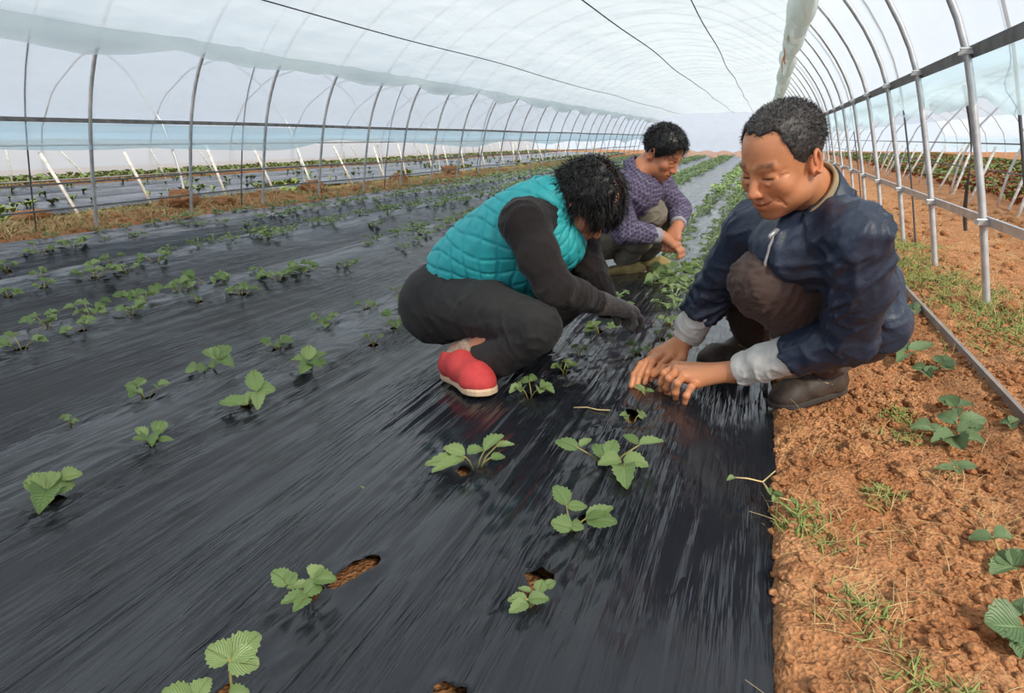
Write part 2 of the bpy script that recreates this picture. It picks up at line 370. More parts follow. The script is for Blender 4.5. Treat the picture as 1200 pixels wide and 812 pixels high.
def rail(name, x, z, sx, sz, y0, y1, m, label, tilt=0.0, wob=0.0):
    b = MB(); ys = np.linspace(y0, y1, 40); v = []; f = []
    for i, y in enumerate(ys):
        zz = z+wob*math.sin(y*1.1+x); ct, st = math.cos(tilt), math.sin(tilt)
        for a, c in ((-1, -1), (1, -1), (1, 1), (-1, 1)):
            dx, dz = a*sx/2, c*sz/2; v.append((x+dx*ct-dz*st, y, zz+dx*st+dz*ct))
    for i in range(len(ys)-1):
        for k in range(4): f.append((4*i+k, 4*i+(k+1) % 4, 4*i+4+(k+1) % 4, 4*i+4+k))
    f += [(0, 3, 2, 1), (len(v)-4, len(v)-3, len(v)-2, len(v)-1)]
    o = b.add(v, f).build(name, m, None, False); return tag(o, label, 'rail')
rail('film_channel', 0.735, 1.012, 0.008, 0.05, 1.0, 29, M_DSTEEL, 'flat grey film channel running along the right hoops above the blue side film', 0.25)
rail('side_rail', 0.91, 0.345, 0.008, 0.04, 1.0, 29, M_STEEL, 'flat grey steel side rail low on the right hoops', 0.25)
rail('film_channel', -4.885, 0.81, 0.008, 0.032, 1.5, 29, M_DSTEEL, 'dark film channel running along the left hoops above the pale blue film', 0, 0.004)
rail('side_rail', -5.0, 0.36, 0.01, 0.014, 1.5, 29, M_DSTEEL, 'thin dark rail halfway up the left hoops under the blue film', 0, 0.01)
rail('side_rail', -5.02, 0.17, 0.01, 0.014, 1.5, 29, M_DSTEEL, 'lowest thin dark rail on the left hoops just above the grass', 0, 0.01)
rail('ground_strip', 0.70, -0.012, 0.012, 0.03, 0.8, 28.8, M_TAUPE, 'grey metal strip lying along the soil path to the right of the man in blue', 0.1, 0.003)

def sheet(name, pts, ys, m, wob=0.01, seed=1, fn=None):
    P = np.array(pts); n = len(P); ys = np.asarray(ys)
    X = np.repeat(P[:, 0][:, None], len(ys), 1); Z = np.repeat(P[:, 1][:, None], len(ys), 1); Y = np.repeat(ys[None, :], n, 0)+skew(X)
    t = np.linspace(0, 1, n)[:, None]*np.ones_like(Y)
    Z = Z+wob*vnoise(X*2.2, Y*0.9, seed=seed)
    X = X+0.4*wob*vnoise(t*6, Y*1.7, seed=seed+1)
    if fn: X, Y, Z = fn(t, X, Y, Z)
    return mesh(name, np.stack([X, Y, Z], -1).reshape(-1, 3), grid_faces(n, len(ys)), m)
YS = np.concatenate([np.arange(-1.95, 12, 0.14), np.arange(12, 29.3, 0.4)])
tl = float(np.interp(0.80, PA[:10, 1], _s[:10]))/_s[-1]; tr_ = float(_s[17])/_s[-1]
cov = sheet('roof', prof(60, 0.022, tl, tr_), YS, M_COVER, 0.008, 41); tag(cov, 'clear plastic cover film stretched over the hoops', kind='structure')
def endw(y, name, label):
    P = prof(40, 0.0); c = [(x, y+skew(x)+0.02*math.sin(x*9), z) for x, z in P]
    v = []; f = []
    for x, z in P:
        for k in range(10): v.append((x, y+skew(x)+0.02*vnoise(x*8, k*0.5, seed=5), -0.1+(z+0.1)*k/9))
    f = grid_faces(40, 10)
    return tag(mesh(name, v, f, M_COVER), label, kind='structure')
endw(29.2, 'wall_back', 'pale film end wall of the tunnel far behind the workers')
endw(-2.6, 'wall_front', 'pale film end wall behind the camera')
# side films: blue tinted strips hanging from the channels
def hangR(t, X, Y, Z):
    sag = 0.17+0.06*np.abs(np.sin((Y-2.33)/0.985*PI))+0.03*vnoise(Y*1.1, 2.0, seed=61)
    Z2 = 1.0-t*sag+0.012*t*vnoise(Y*6, t*3, seed=62)
    X2 = 0.745+t*0.05+0.02*np.sin(t*9+vnoise(Y*2, 0.5, seed=63)*3)*t
    return X2, Y, Z2
o = sheet('side_film', [(0.745, 1.0)]*10, np.arange(1.0, 29, 0.07), M_BLUE, 0.0, 1, hangR)
tag(o, 'pale blue plastic film sagging in scallops below the right channel', 'film')
def hangL(t, X, Y, Z):
    sag = 0.205+0.035*np.sin(Y*1.3)+0.03*vnoise(Y*0.8, 4.0, seed=64)-0.06*np.exp(-((Y-7.0)/0.5)**2)
    Z2 = 0.795-t*sag+0.008*vnoise(Y*3, t*4, seed=65)
    X2 = -4.895-t*0.04+0.025*np.sin(t*8+vnoise(Y*1.4, 0.7, seed=66)*3)*t
    return X2, Y, Z2
o = sheet('side_film', [(-4.89, 0.8)]*10, np.arange(1.5, 29, 0.09), M_BLUE, 0.0, 1, hangL)
tag(o, 'pale blue plastic film hanging below the left channel', 'film')
# inner liner: milky film laid over wires across the tunnel, its left edge hanging in scallops
def lin(t, X, Y, Z):
    sc = np.abs(np.sin((Y-0.4)/1.97*PI))
    e = np.exp(-t*26)
    Z = Z-e*(0.10*sc+0.05*vnoise(Y*1.6, 1.0, seed=71))+0.016*vnoise(X*2.4, Y*1.0, seed=72)+0.006*vnoise(X*9, Y*2.5, seed=73)
    Z = Z+0.025*np.abs(np.sin((X+0.6)*1.9))
    X = X+e*(0.06*vnoise(Y*1.3, 9.0, seed=74))
    return X, Y, Z
LP = [(-4.42, 1.37), (-4.34, 1.385), (-4.2, 1.43), (-4.0, 1.49), (-3.7, 1.56), (-3.3, 1.61)]+[(x, 1.645) for x in np.linspace(-2.9, 0.1, 22)]
lt = np.array(LP); _d = np.concatenate([[0], np.cumsum(np.hypot(*np.diff(lt, axis=0).T))])
q = np.concatenate([np.linspace(0, 0.5, 14), np.linspace(0.56, _d[-1], 60)]); LPf = np.stack([np.interp(q, _d, lt[:, 0]), np.interp(q, _d, lt[:, 1])], 1)
liner = sheet('liner_film', LPf, np.concatenate([np.arange(-1.6, 10, 0.08), np.arange(10, 28.9, 0.3)]), M_LINER, 0.0, 1, lin)
tag(liner, 'milky white inner film ceiling stretched over wires above the beds', 'film')
def hem(t, X, Y, Z):
    sc = np.abs(np.sin((Y-0.4)/1.97*PI)); e = 1.0
    X = -4.43+t*0.17+0.06*vnoise(Y*1.3, 9.0, seed=74)
    Z = 1.362+t*0.045-(1-t)**0.5*(0.10*sc)*1.1-0.022*np.sin(t*PI)*(0.35+0.9*sc)+0.05*(1-t)*vnoise(Y*1.6, 1.0, seed=71)*-1+0.008*vnoise(Y*7, t*3, seed=77)
    return X, Y, Z
o = sheet('folded_hem', [(-4.4, 1.36)]*12, np.concatenate([np.arange(-1, 12, 0.07), np.arange(12, 28.9, 0.25)]), M_HEML, 0.0, 1, hem); o.parent = liner
o['label'] = 'greenish folded lower hem of the film ceiling'
def drape(t, X, Y, Z):
    a = t*2*PI
    R = 0.085+0.035*vnoise(t*5, Y*3.2, seed=81)+0.028*vnoise(Y*2.1, 3.3, seed=82)
    tie = np.minimum(np.abs((Y-5.3+0.5) % 1.35-0.5), 0.3)/0.3; R = R*(0.45+0.55*tie)
    return 0.125+R*0.9*np.cos(a)+0.015*vnoise(Y*1.5, 2.0, seed=83), Y, 1.55+R*1.5*np.sin(a)-0.02*vnoise(Y*1.2, 6.0, seed=84)
o = sheet('gathered_edge', [(0.13, 1.6)]*26, np.arange(0.5, 28.9, 0.06), M_HEM, 0.0, 1, drape); o.parent = liner
o['label'] = 'bunched grey green right edge of the film ceiling'
for i, y in enumerate((5.86, 7.21, 8.56)):
    b = MB(); c = Vector((0.12, y+skew(0.12), 1.55))
    b.tube([c+Vector((0.05*math.cos(a), 0.004*math.sin(3*a), 0.075*math.sin(a))) for a in np.linspace(0, 2*PI, 20)], 0.007, 6)
    b.tube([c+Vector((-0.05, 0, 0.02)), c+Vector((-0.062, 0.0, -0.05)), c+Vector((-0.05, 0.01, -0.16))], 0.009, 6, r2=0.004)
    tag(b.build('twine_tie', M_ORANGE), ['orange twine tied round the bunched film edge, at the top of the picture', 'orange twine tied round the bunched film edge, middle one', 'orange twine tied round the bunched film edge, above the hair of the man in blue'][i], 'twine', 'orange ties on the film edge')
for i, (x, lab) in enumerate(((-3.36, 'dark wire under the film ceiling, nearest the left wall'), (-1.33, 'dark wire under the film ceiling, middle of the three'), (-0.62, 'dark wire under the film ceiling, nearest the bunched edge'))):
    b = MB().tube([(x+0.01*math.sin(y*1.7), y, 1.612+0.012*math.sin(y*0.9+i)-(0.02 if x < -3 else 0)) for y in np.linspace(-1.8, 28.5, 60)], 0.005, 6)
    tag(b.build('support_wire', M_WIRE), lab, 'wire', 'wires under the film ceiling')
# ropes that press the cover film down, outside between the hoops
P_r = prof(50, 0.034)
k = 0
for y, side in ((2.90, 'at the far left edge'), (5.05, 'second on the left wall'), (7.9, 'third on the left wall'), (11.2, 'fourth on the left wall')):
    b = MB().tube([(x, y+skew(x)*0.9+0.0, z) for x, z in P_r], 0.006, 6)
    tag(b.build('press_rope', M_WIRE), 'dark rope over the outside of the cover film, '+side, 'rope', 'ropes over the cover film')
# flat dark strap slanting outside the right wall
b = MB(); a0, a1 = Vector((1.12, 5.15, 1.0)), Vector((1.42, 5.55, 0.05))
pts = [a0.lerp(a1, t)+Vector((0.03*math.sin(t*5), 0, 0)) for t in np.linspace(0, 1, 12)]
v = []; f = []
for i, p in enumerate(pts):
    w = 0.018*(0.6+0.5*math.sin(PI*i/11)); a = i*0.25
    v += [p+Vector((w*math.cos(a), w*math.sin(a), 0)), p-Vector((w*math.cos(a), w*math.sin(a), 0)), p-Vector((w*math.cos(a), w*math.sin(a)-0.004, 0)), p+Vector((w*math.cos(a), w*math.sin(a)+0.004, 0))]
for i in range(11):
    for j in range(4): f.append((4*i+j, 4*i+(j+1) % 4, 4*i+4+(j+1) % 4, 4*i+4+j))
tag(b.add(v, f).build('strap', M_WIRE), 'dark flat strap hanging slantwise outside the right wall', 'strap')

# ================================================================== neighbouring tunnels
NP = [(-2.6, 0.0), (-2.55, 0.5), (-2.4, 0.95), (-2.0, 1.5), (-1.3, 1.95), (-0.4, 2.15), (0.4, 2.15), (1.3, 1.95), (2.0, 1.5), (2.4, 0.95), (2.55, 0.5), (2.6, 0.0)]
def neighbour(cx, sgn, y0, y1, name, label):
    r = empty('neighbour_tunnel', (cx, 0, 0)); tag(r, label, 'tunnel')
    P = np.array(NP); d = np.concatenate([[0], np.cumsum(np.hypot(*np.diff(P, axis=0).T))]); q = np.linspace(0, d[-1], 40)
    P = np.stack([np.interp(q, d, P[:, 0]), np.interp(q, d, P[:, 1])], 1)
    K = P if sgn > 0 else P[::-1]*1
    # film starts at shoulder height on the near side and reaches the ground band on the far side
    near = [p for p in (P if sgn > 0 else P[::-1])]
    top = [p for i, p in enumerate(near) if p[1] > 0.9 or i > 20]
    ys = np.arange(y0, y1, 0.5)
    T = np.array(top); X = np.repeat(T[:, 0][:, None], len(ys), 1)+0.02*vnoise(np.arange(len(T))[:, None]*0.7, ys[None]*1.2, seed=5); Z = np.repeat(T[:, 1][:, None], len(ys), 1)
    keep = Z[:, 0] > 0.62
    mesh('cover', np.stack([X, np.repeat(ys[None], len(T), 0), Z], -1)[keep].reshape(-1, 3), grid_faces(int(keep.sum()), len(ys)), M_COVER, r)
    xf = 2.5*sgn; zz = np.linspace(0.66, 0.3 if sgn > 0 else 0.02, 5); ys2 = np.arange(y0, y1, 0.3)
    v = np.stack([np.full((5, len(ys2)), xf)+0.03*vnoise(zz[:, None]*9, ys2[None]*2, seed=9), np.repeat(ys2[None], 5, 0), np.repeat(zz[:, None], len(ys2), 1)+0.03*vnoise(0.3, ys2[None]*1.1, seed=10)], -1)
    mesh('side_film', v.reshape(-1, 3), grid_faces(5, len(ys2)), M_BLUE if sgn > 0 else M_LINER, r)
    b0 = None
    for y in np.arange(y0+0.5, y1, 2.1):
        if b0 is None:
            b0 = MB().tube([(x, 0, z-0.1) for x, z in P], 0.014, 6).build('hoop', M_STEEL, r); b0.location = (0, y, 0); continue
        o = bpy.data.objects.new('hoop', b0.data); COL.objects.link(o); o.parent = r; o.location = (0, y, 0)
    for z in (0.32, 0.62):
        MB().tube([(-2.56*sgn, y0, z), (-2.56*sgn, y1, z)], 0.009, 6).build('rail', M_DSTEEL, r)
    return r
neighbour(-8.55, -1, 1.0, 33, 'n', 'pale plastic tunnel with black beds standing beyond the left wall')
neighbour(5.05, 1, 2.0, 37, 'n', 'pale plastic tunnel over the green and rust red field beyond the right wall')
# black film beds in the left neighbour
for i, (xa, xb, lab) in enumerate(((-7.1, -6.15, 'nearest the grassy strip'), (-8.2, -7.25, 'second from the grassy strip'), (-9.3, -8.35, 'third from the grassy strip'))):
    xs = np.linspace(xa, xb, 14); ys = np.arange(2.5, 32, 0.25); X, Y = np.meshgrid(xs, ys, indexing='ij')
    Z = 0.06*np.sin((X-xa)/(xb-xa)*PI)**0.6+0.01*vnoise(X*6, Y*1.5, seed=90+i)+0.01
    tag(mesh('mulch_film', np.stack([X, Y, Z], -1).reshape(-1, 3), grid_faces(len(xs), len(ys)), M_MULCH), 'black mulch film on a bed in the left neighbouring tunnel, '+lab, 'mulch film', 'mulch film in the left neighbouring tunnel')
# leaning white stakes beyond the walls
def stake(name, base, top, r, label, group):
    b = MB().tube([Vector(base), (Vector(base)+Vector(top))/2+Vector((0.004, 0, 0.0)), Vector(top)], r, 6)
    return tag(b.build(name, M_STAKE), label, 'stake', group)
for k in range(26):
    y = 3.55+0.86*k+random.uniform(-.1, .1); x = -5.75+random.uniform(-.14, .14); h = random.uniform(0.50, 0.62)
    stake('leaning_stake', (x, y, -0.05), (x-0.10+random.uniform(-.08, .08), y-0.13+random.uniform(-.1, .1), h), 0.016, 'whitewashed stake leaning beyond the left wall, %s from the left edge' % ORD[k] if k < 14 else 'whitewashed stake leaning beyond the left wall, far along it', 'white stakes beyond the left wall')
for k in range(18):
    y = 4.0+1.25*k+random.uniform(-.15, .15); x = -9.75+random.uniform(-.2, .2)
    stake('leaning_stake', (x, y, -0.05), (x+random.uniform(-.3, .1), y-0.25+random.uniform(-.25, .25), random.uniform(.5, .65)), 0.016, 'thin pale stake at the far side of the left neighbouring tunnel', 'stakes far side of the left neighbouring tunnel')
for k in range(13):
    y = 6.6+0.95*k+random.uniform(-.15, .15); x = 2.38+random.uniform(-.12, .12)
    stake('leaning_stake', (x, y, -0.05), (x+0.22+random.uniform(-.06, .06), y+0.20+random.uniform(-.1, .1), random.uniform(.50, .64)), 0.016, 'pale stake leaning beyond the right wall, %s from the right edge' % ORD[k], 'stakes beyond the right wall')
# ================================================================== strawberry plants near the camera: base, leaflets (stalk end, tip, width) in metres
HERO = {
 'A1': ((-0.2686, 0.7911, 0.0), [(-0.2641, 0.7775, 0.0243, -0.2925, 0.7683, 0.0246, 0.0201), (-0.2626, 0.7732, 0.0209, -0.2812, 0.7449, 0.018, 0.0228), (-0.263, 0.7779, 0.0243, -0.2342, 0.7891, 0.0253, 0.0216), (-0.2517, 0.79, 0.0302, -0.2494, 0.807, 0.0417, 0.0202), (-0.2451, 0.7997, 0.0355, -0.2305, 0.8122, 0.0408, 0.0145), (-0.2616, 0.788, 0.0311, -0.2821, 0.7841, 0.0333, 0.0101)]),
 'A2': ((-0.2654, 1.0104, 0.0), [(-0.2731, 1.0204, 0.0437, -0.3042, 1.0407, 0.0643, 0.034), (-0.2712, 1.0191, 0.0424, -0.2363, 1.0281, 0.0423, 0.0202), (-0.2542, 0.9892, 0.018, -0.2919, 0.9863, 0.0225, 0.035), (-0.2574, 0.9928, 0.0207, -0.2335, 0.9973, 0.0194, 0.0209), (-0.2341, 1.0122, 0.0303, -0.1911, 1.0409, 0.0429, 0.0269), (-0.2333, 1.0094, 0.0281, -0.1796, 1.0231, 0.0278, 0.0319)]),
 'A3': ((-0.2599, 1.2921, 0.0), [(-0.3188, 1.2765, 0.0322, -0.3731, 1.2779, 0.0413, 0.0302), (-0.3167, 1.2786, 0.0335, -0.294, 1.299, 0.0451, 0.0222), (-0.2563, 1.2722, 0.0198, -0.2889, 1.2963, 0.0424, 0.0401), (-0.2519, 1.2788, 0.024, -0.2455, 1.3159, 0.0503, 0.0352), (-0.2251, 1.2782, 0.0197, -0.2662, 1.2416, 0.018, 0.0356), (-0.22, 1.2819, 0.0216, -0.1657, 1.2846, 0.018, 0.0399), (-0.215, 1.2663, 0.018, -0.1918, 1.1726, 0.018, 0.048), (-0.1933, 1.3155, 0.0423, -0.1433, 1.3335, 0.0482, 0.0324), (-0.1955, 1.3173, 0.044, -0.2305, 1.3262, 0.0558, 0.0203)]),
 'B3': ((-0.5262, 1.1932, 0.0), [(-0.5434, 1.1699, 0.0243, -0.6185, 1.126, 0.018, 0.0356), (-0.5449, 1.1734, 0.0271, -0.5936, 1.1679, 0.0381, 0.0299), (-0.5437, 1.1642, 0.0204, -0.5844, 1.0923, 0.018, 0.0292), (-0.5425, 1.1784, 0.0298, -0.5114, 1.2035, 0.0376, 0.0299), (-0.5085, 1.1965, 0.0319, -0.48, 1.2415, 0.0542, 0.03), (-0.4882, 1.2148, 0.0383, -0.4525, 1.2345, 0.041, 0.02), (-0.4917, 1.1889, 0.0216, -0.4619, 1.2011, 0.021, 0.0198)]),
 'B1': ((-0.5848, 0.5087, 0.0), [(-0.5839, 0.5195, 0.0398, -0.6142, 0.5137, 0.0541, 0.0352), (-0.5846, 0.5205, 0.0407, -0.5702, 0.5628, 0.0534, 0.0399), (-0.5844, 0.5176, 0.0391, -0.5518, 0.5357, 0.0296, 0.0411), (-0.5952, 0.4703, 0.022, -0.5951, 0.4939, 0.0335, 0.0289), (-0.5979, 0.4643, 0.0206, -0.6307, 0.4534, 0.0338, 0.0289), (-0.5601, 0.4876, 0.018, -0.5411, 0.5035, 0.018, 0.023)]),
 'B2': ((-0.6064, 0.7083, 0.0), [(-0.6225, 0.6851, 0.0296, -0.6542, 0.6855, 0.0453, 0.0289), (-0.6275, 0.6822, 0.0304, -0.6197, 0.702, 0.0379, 0.021), (-0.5974, 0.7075, 0.0301, -0.5904, 0.7299, 0.0395, 0.0289), (-0.5939, 0.7057, 0.0274, -0.564, 0.7252, 0.0239, 0.0262), (-0.5845, 0.7093, 0.0249, -0.5941, 0.6816, 0.018, 0.0287), (-0.5972, 0.6999, 0.0257, -0.6221, 0.6778, 0.0253, 0.0157), (-0.5922, 0.6823, 0.018, -0.6155, 0.6543, 0.018, 0.0207), (-0.5884, 0.6805, 0.018, -0.5869, 0.6474, 0.018, 0.0231)]),
 'C1': ((-1.2871, 0.7761, 0.0), [(-1.2738, 0.7621, 0.021, -1.308, 0.7487, 0.0378, 0.0338), (-1.2762, 0.7644, 0.0235, -1.312, 0.7651, 0.0467, 0.0286), (-1.2707, 0.765, 0.0201, -1.2084, 0.7044, 0.018, 0.0513), (-1.2703, 0.7671, 0.0207, -1.2842, 0.7985, 0.0418, 0.0476), (-1.265, 0.7664, 0.018, -1.2467, 0.8052, 0.0203, 0.0504), (-1.2697, 0.7932, 0.0305, -1.2474, 0.8251, 0.0285, 0.0317)]),
 'C2': ((-1.3015, 1.0384, 0.0), [(-1.2765, 1.0011, 0.018, -1.308, 0.9948, 0.0184, 0.0297), (-1.2904, 1.0166, 0.0183, -1.3214, 1.0171, 0.0367, 0.0253), (-1.2902, 1.0198, 0.0197, -1.2426, 0.989, 0.018, 0.0396), (-1.2749, 1.0337, 0.018, -1.2883, 1.0663, 0.0403, 0.0346), (-1.2582, 1.0184, 0.018, -1.2236, 1.0313, 0.018, 0.0158)]),
 'C3': ((-1.259, 1.3224, 0.0), [(-1.239, 1.3288, 0.0282, -1.2779, 1.3683, 0.0697, 0.0473), (-1.2358, 1.3312, 0.0278, -1.2045, 1.364, 0.0294, 0.0554), (-1.2371, 1.3302, 0.0279, -1.1727, 1.2536, 0.018, 0.0374), (-1.2336, 1.2964, 0.018, -1.2672, 1.2935, 0.0236, 0.0402), (-1.2179, 1.2667, 0.018, -1.2783, 1.2757, 0.0196, 0.0377), (-1.2257, 1.2638, 0.018, -1.2859, 1.2415, 0.018, 0.0418)]),
 'C4': ((-1.2894, 1.6224, 0.0), [(-1.28, 1.6015, 0.0183, -1.3244, 1.5786, 0.0256, 0.031), (-1.2787, 1.6081, 0.0216, -1.3012, 1.6463, 0.0545, 0.0456), (-1.2734, 1.6173, 0.0245, -1.2418, 1.653, 0.0307, 0.0358), (-1.2742, 1.6047, 0.018, -1.2377, 1.5151, 0.018, 0.0419), (-1.2714, 1.6057, 0.018, -1.2063, 1.5756, 0.018, 0.0304), (-1.2389, 1.6015, 0.018, -1.2078, 1.6067, 0.018, 0.0234)]),
 'D2': ((-1.5736, 1.5041, 0.0), [(-1.5546, 1.5138, 0.0297, -1.6045, 1.5112, 0.0554, 0.0503), (-1.5539, 1.5165, 0.0307, -1.5454, 1.5715, 0.0546, 0.0545), (-1.5511, 1.5167, 0.0293, -1.4851, 1.5083, 0.018, 0.0433), (-1.5736, 1.4489, 0.018, -1.6075, 1.4361, 0.0181, 0.0465), (-1.5736, 1.4489, 0.018, -1.552, 1.4701, 0.018, 0.0391), (-1.5451, 1.4995, 0.018, -1.5659, 1.4872, 0.022, 0.029)]),
 'S1': ((0.5215, 1.7915, -0.03), [(0.4609, 1.7771, -0.012, 0.4131, 1.7735, -0.012, 0.0388), (0.4555, 1.7852, -0.012, 0.4935, 1.7772, -0.0111, 0.0391), (0.5162, 1.7986, 0.009, 0.4772, 1.8235, 0.0188, 0.044), (0.5238, 1.7967, 0.0093, 0.5782, 1.8068, 0.0279, 0.0463), (0.5142, 1.7764, -0.0074, 0.569, 1.7813, 0.0077, 0.0393), (0.507, 1.7551, -0.012, 0.446, 1.7005, -0.012, 0.0382), (0.5011, 1.7434, -0.012, 0.5058, 1.6637, -0.012, 0.0526), (0.5155, 1.7487, -0.012, 0.5653, 1.7392, -0.012, 0.0345)]),
 'S2': ((0.5234, 2.471, -0.03), [(0.5265, 2.459, -0.0033, 0.4859, 2.4827, 0.0077, 0.0461), (0.5218, 2.456, -0.0063, 0.5982, 2.4743, 0.019, 0.0462), (0.517, 2.4518, -0.0101, 0.4719, 2.3421, -0.012, 0.0449)]),
 'S3': ((0.5721, 2.3351, -0.03), [(0.5423, 2.286, -0.012, 0.5062, 2.3048, -0.012, 0.0352), (0.5391, 2.269, -0.012, 0.59, 2.3112, -0.0092, 0.0353), (0.5391, 2.269, -0.012, 0.5467, 2.2198, -0.012, 0.0346), (0.5915, 2.3312, 0.0056, 0.6324, 2.339, 0.0186, 0.0497), (0.5915, 2.3312, 0.0056, 0.5745, 2.3526, 0.0182, 0.0304), (0.5928, 2.3261, 0.0021, 0.623, 2.3075, -0.006, 0.0412)]),
 'S4': ((0.5681, 2.0022, -0.03), [(0.5594, 1.9769, -0.012, 0.5186, 2.003, -0.0045, 0.0432), (0.5603, 1.9812, -0.0117, 0.5408, 2.006, 0.0022, 0.0361), (0.5594, 1.9769, -0.012, 0.5993, 1.9816, -0.0034, 0.0336), (0.5582, 1.9718, -0.012, 0.5505, 1.9206, -0.012, 0.0236)]),
 'S5': ((0.4862, 1.2409, -0.03), [(0.4563, 1.2641, 0.013, 0.42, 1.264, 0.003, 0.0285), (0.4563, 1.2641, 0.013, 0.4846, 1.2617, 0.0191, 0.0316), (0.4771, 1.2218, -0.0108, 0.4597, 1.2417, -0.0017, 0.0386), (0.4788, 1.2197, -0.0118, 0.4943, 1.2451, 0.0102, 0.0313), (0.4807, 1.2196, -0.0113, 0.4391, 1.1879, -0.012, 0.0424)]),
 'S6': ((0.4502, 1.0357, -0.03), [(0.4333, 1.0227, -0.009, 0.3821, 1.014, -0.012, 0.0713), (0.4376, 1.0402, 0.0043, 0.4242, 1.0547, 0.0103, 0.0461), (0.4329, 1.0073, -0.012, 0.4172, 0.9652, -0.012, 0.0447), (0.4422, 1.0262, -0.004, 0.4743, 1.0399, 0.0151, 0.0527), (0.4406, 1.0158, -0.0115, 0.4716, 1.0058, -0.0091, 0.0588)]),
 'S7': ((0.6722, 1.9286, -0.03), [(0.6603, 1.8983, -0.012, 0.6416, 1.9126, -0.012, 0.0282), (0.6603, 1.8983, -0.012, 0.6831, 1.9124, -0.0038, 0.0283), (0.6584, 1.8913, -0.012, 0.655, 1.8552, -0.012, 0.0255)]),
 'S8': ((0.481, 1.6086, -0.03), [(0.4674, 1.5752, -0.012, 0.426, 1.5598, -0.012, 0.0195), (0.4702, 1.5793, -0.012, 0.4654, 1.5997, -0.0047, 0.0198), (0.4748, 1.5811, -0.012, 0.5125, 1.5873, -0.0035, 0.0277), (0.47, 1.5729, -0.012, 0.4721, 1.5505, -0.012, 0.0156)]),
 'S9': ((0.6737, 3.1961, -0.03), [(0.662, 3.1458, -0.012, 0.6349, 3.1844, -0.0096, 0.0474), (0.662, 3.1458, -0.012, 0.7015, 3.1726, -0.008, 0.0474), (0.6599, 3.1335, -0.012, 0.6523, 3.0576, -0.012, 0.0393)])}
def leaf_mat(name, c1, c2, cb):
    m, t = nt(name)
    out = N(t, 'ShaderNodeOutputMaterial'); b = N(t, 'ShaderNodeBsdfPrincipled', i_Roughness=0.48); b.inputs['Specular IOR Level'].default_value = 0.4
    uv = N(t, 'ShaderNodeUVMap'); sp = N(t, 'ShaderNodeSeparateXYZ'); L(t, uv, 0, sp, 0)
    ab = N(t, 'ShaderNodeMath', operation='ABSOLUTE'); L(t, sp, 0, ab, 0)
    m1 = N(t, 'ShaderNodeMath', operation='MULTIPLY'); m1.inputs[1].default_value = 4.5; L(t, ab, 0, m1, 0)
    m2 = N(t, 'ShaderNodeMath', operation='MULTIPLY'); m2.inputs[1].default_value = 9.0; L(t, sp, 1, m2, 0)
    sb = N(t, 'ShaderNodeMath', operation='SUBTRACT'); L(t, m2, 0, sb, 0); L(t, m1, 0, sb, 1)
    sn = N(t, 'ShaderNodeMath', operation='PINGPONG'); sn.inputs[1].default_value = 0.5; L(t, sb, 0, sn, 0)
    ve = N(t, 'ShaderNodeMapRange'); ve.inputs[1].default_value = 0.0; ve.inputs[2].default_value = 0.13; ve.inputs[3].default_value = 1; ve.inputs[4].default_value = 0; L(t, sn, 0, ve, 0)
    mid = N(t, 'ShaderNodeMapRange'); mid.inputs[1].default_value = 0.0; mid.inputs[2].default_value = 0.09; mid.inputs[3].default_value = 1; mid.inputs[4].default_value = 0; L(t, ab, 0, mid, 0)
    mxv = N(t, 'ShaderNodeMath', operation='MAXIMUM'); L(t, ve, 0, mxv, 0); L(t, mid, 0, mxv, 1)
    oi = N(t, 'ShaderNodeObjectInfo'); tc = N(t, 'ShaderNodeTexCoord')
    n = N(t, 'ShaderNodeTexNoise', i_Scale=40.0, i_Detail=3.0); L(t, tc, 'Object', n, 'Vector')
    ad = N(t, 'ShaderNodeMath', operation='MULTIPLY_ADD'); ad.inputs[1].default_value = 0.5; L(t, n, 0, ad, 0); 
    rr = N(t, 'ShaderNodeMath', operation='MULTIPLY'); rr.inputs[1].default_value = 0.75; L(t, oi, 'Random', rr, 0); L(t, rr, 0, ad, 2)
    mx = N(t, 'ShaderNodeMix', data_type='RGBA'); mx.inputs[6].default_value = c1; mx.inputs[7].default_value = c2; L(t, ad, 0, mx, 0)
    mv = N(t, 'ShaderNodeMix', data_type='RGBA'); mv.inputs[7].default_value = tuple(min(1, c*1.7) for c in c2[:3])+(1,)
    vs = N(t, 'ShaderNodeMath', operation='MULTIPLY'); vs.inputs[1].default_value = 0.55; L(t, mxv, 0, vs, 0); L(t, vs, 0, mv, 0); L(t, mx, 2, mv, 6)
    ge = N(t, 'ShaderNodeNewGeometry')
    mb = N(t, 'ShaderNodeMix', data_type='RGBA'); mb.inputs[7].default_value = cb; L(t, mv, 2, mb, 6)
    bf = N(t, 'ShaderNodeMath', operation='MULTIPLY'); bf.inputs[1].default_value = 0.8; L(t, ge, 'Backfacing', bf, 0); L(t, bf, 0, mb, 0)
    L(t, mb, 2, b, 'Base Color')
    bp = N(t, 'ShaderNodeBump', i_Strength=0.9, i_Distance=0.003, invert=True); L(t, mxv, 0, bp, 'Height'); L(t, bp, 0, b, 'Normal')
    tl = N(t, 'ShaderNodeBsdfTranslucent'); L(t, mb, 2, tl, 0)
    ms = N(t, 'ShaderNodeMixShader'); ms.inputs[0].default_value = 0.2; L(t, b, 0, ms, 1); L(t, tl, 0, ms, 2); L(t, ms, 0, out, 0)
    return m
M_LEAF = leaf_mat('strawberry_leaf', rgb(92, 124, 68), rgb(152, 172, 112), rgb(190, 204, 160))
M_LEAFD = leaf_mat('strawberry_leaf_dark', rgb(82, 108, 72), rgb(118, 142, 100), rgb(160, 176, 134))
M_STALK = mat('leaf_stalk', rgb(172, 160, 92), rough=0.6, var=0.2)
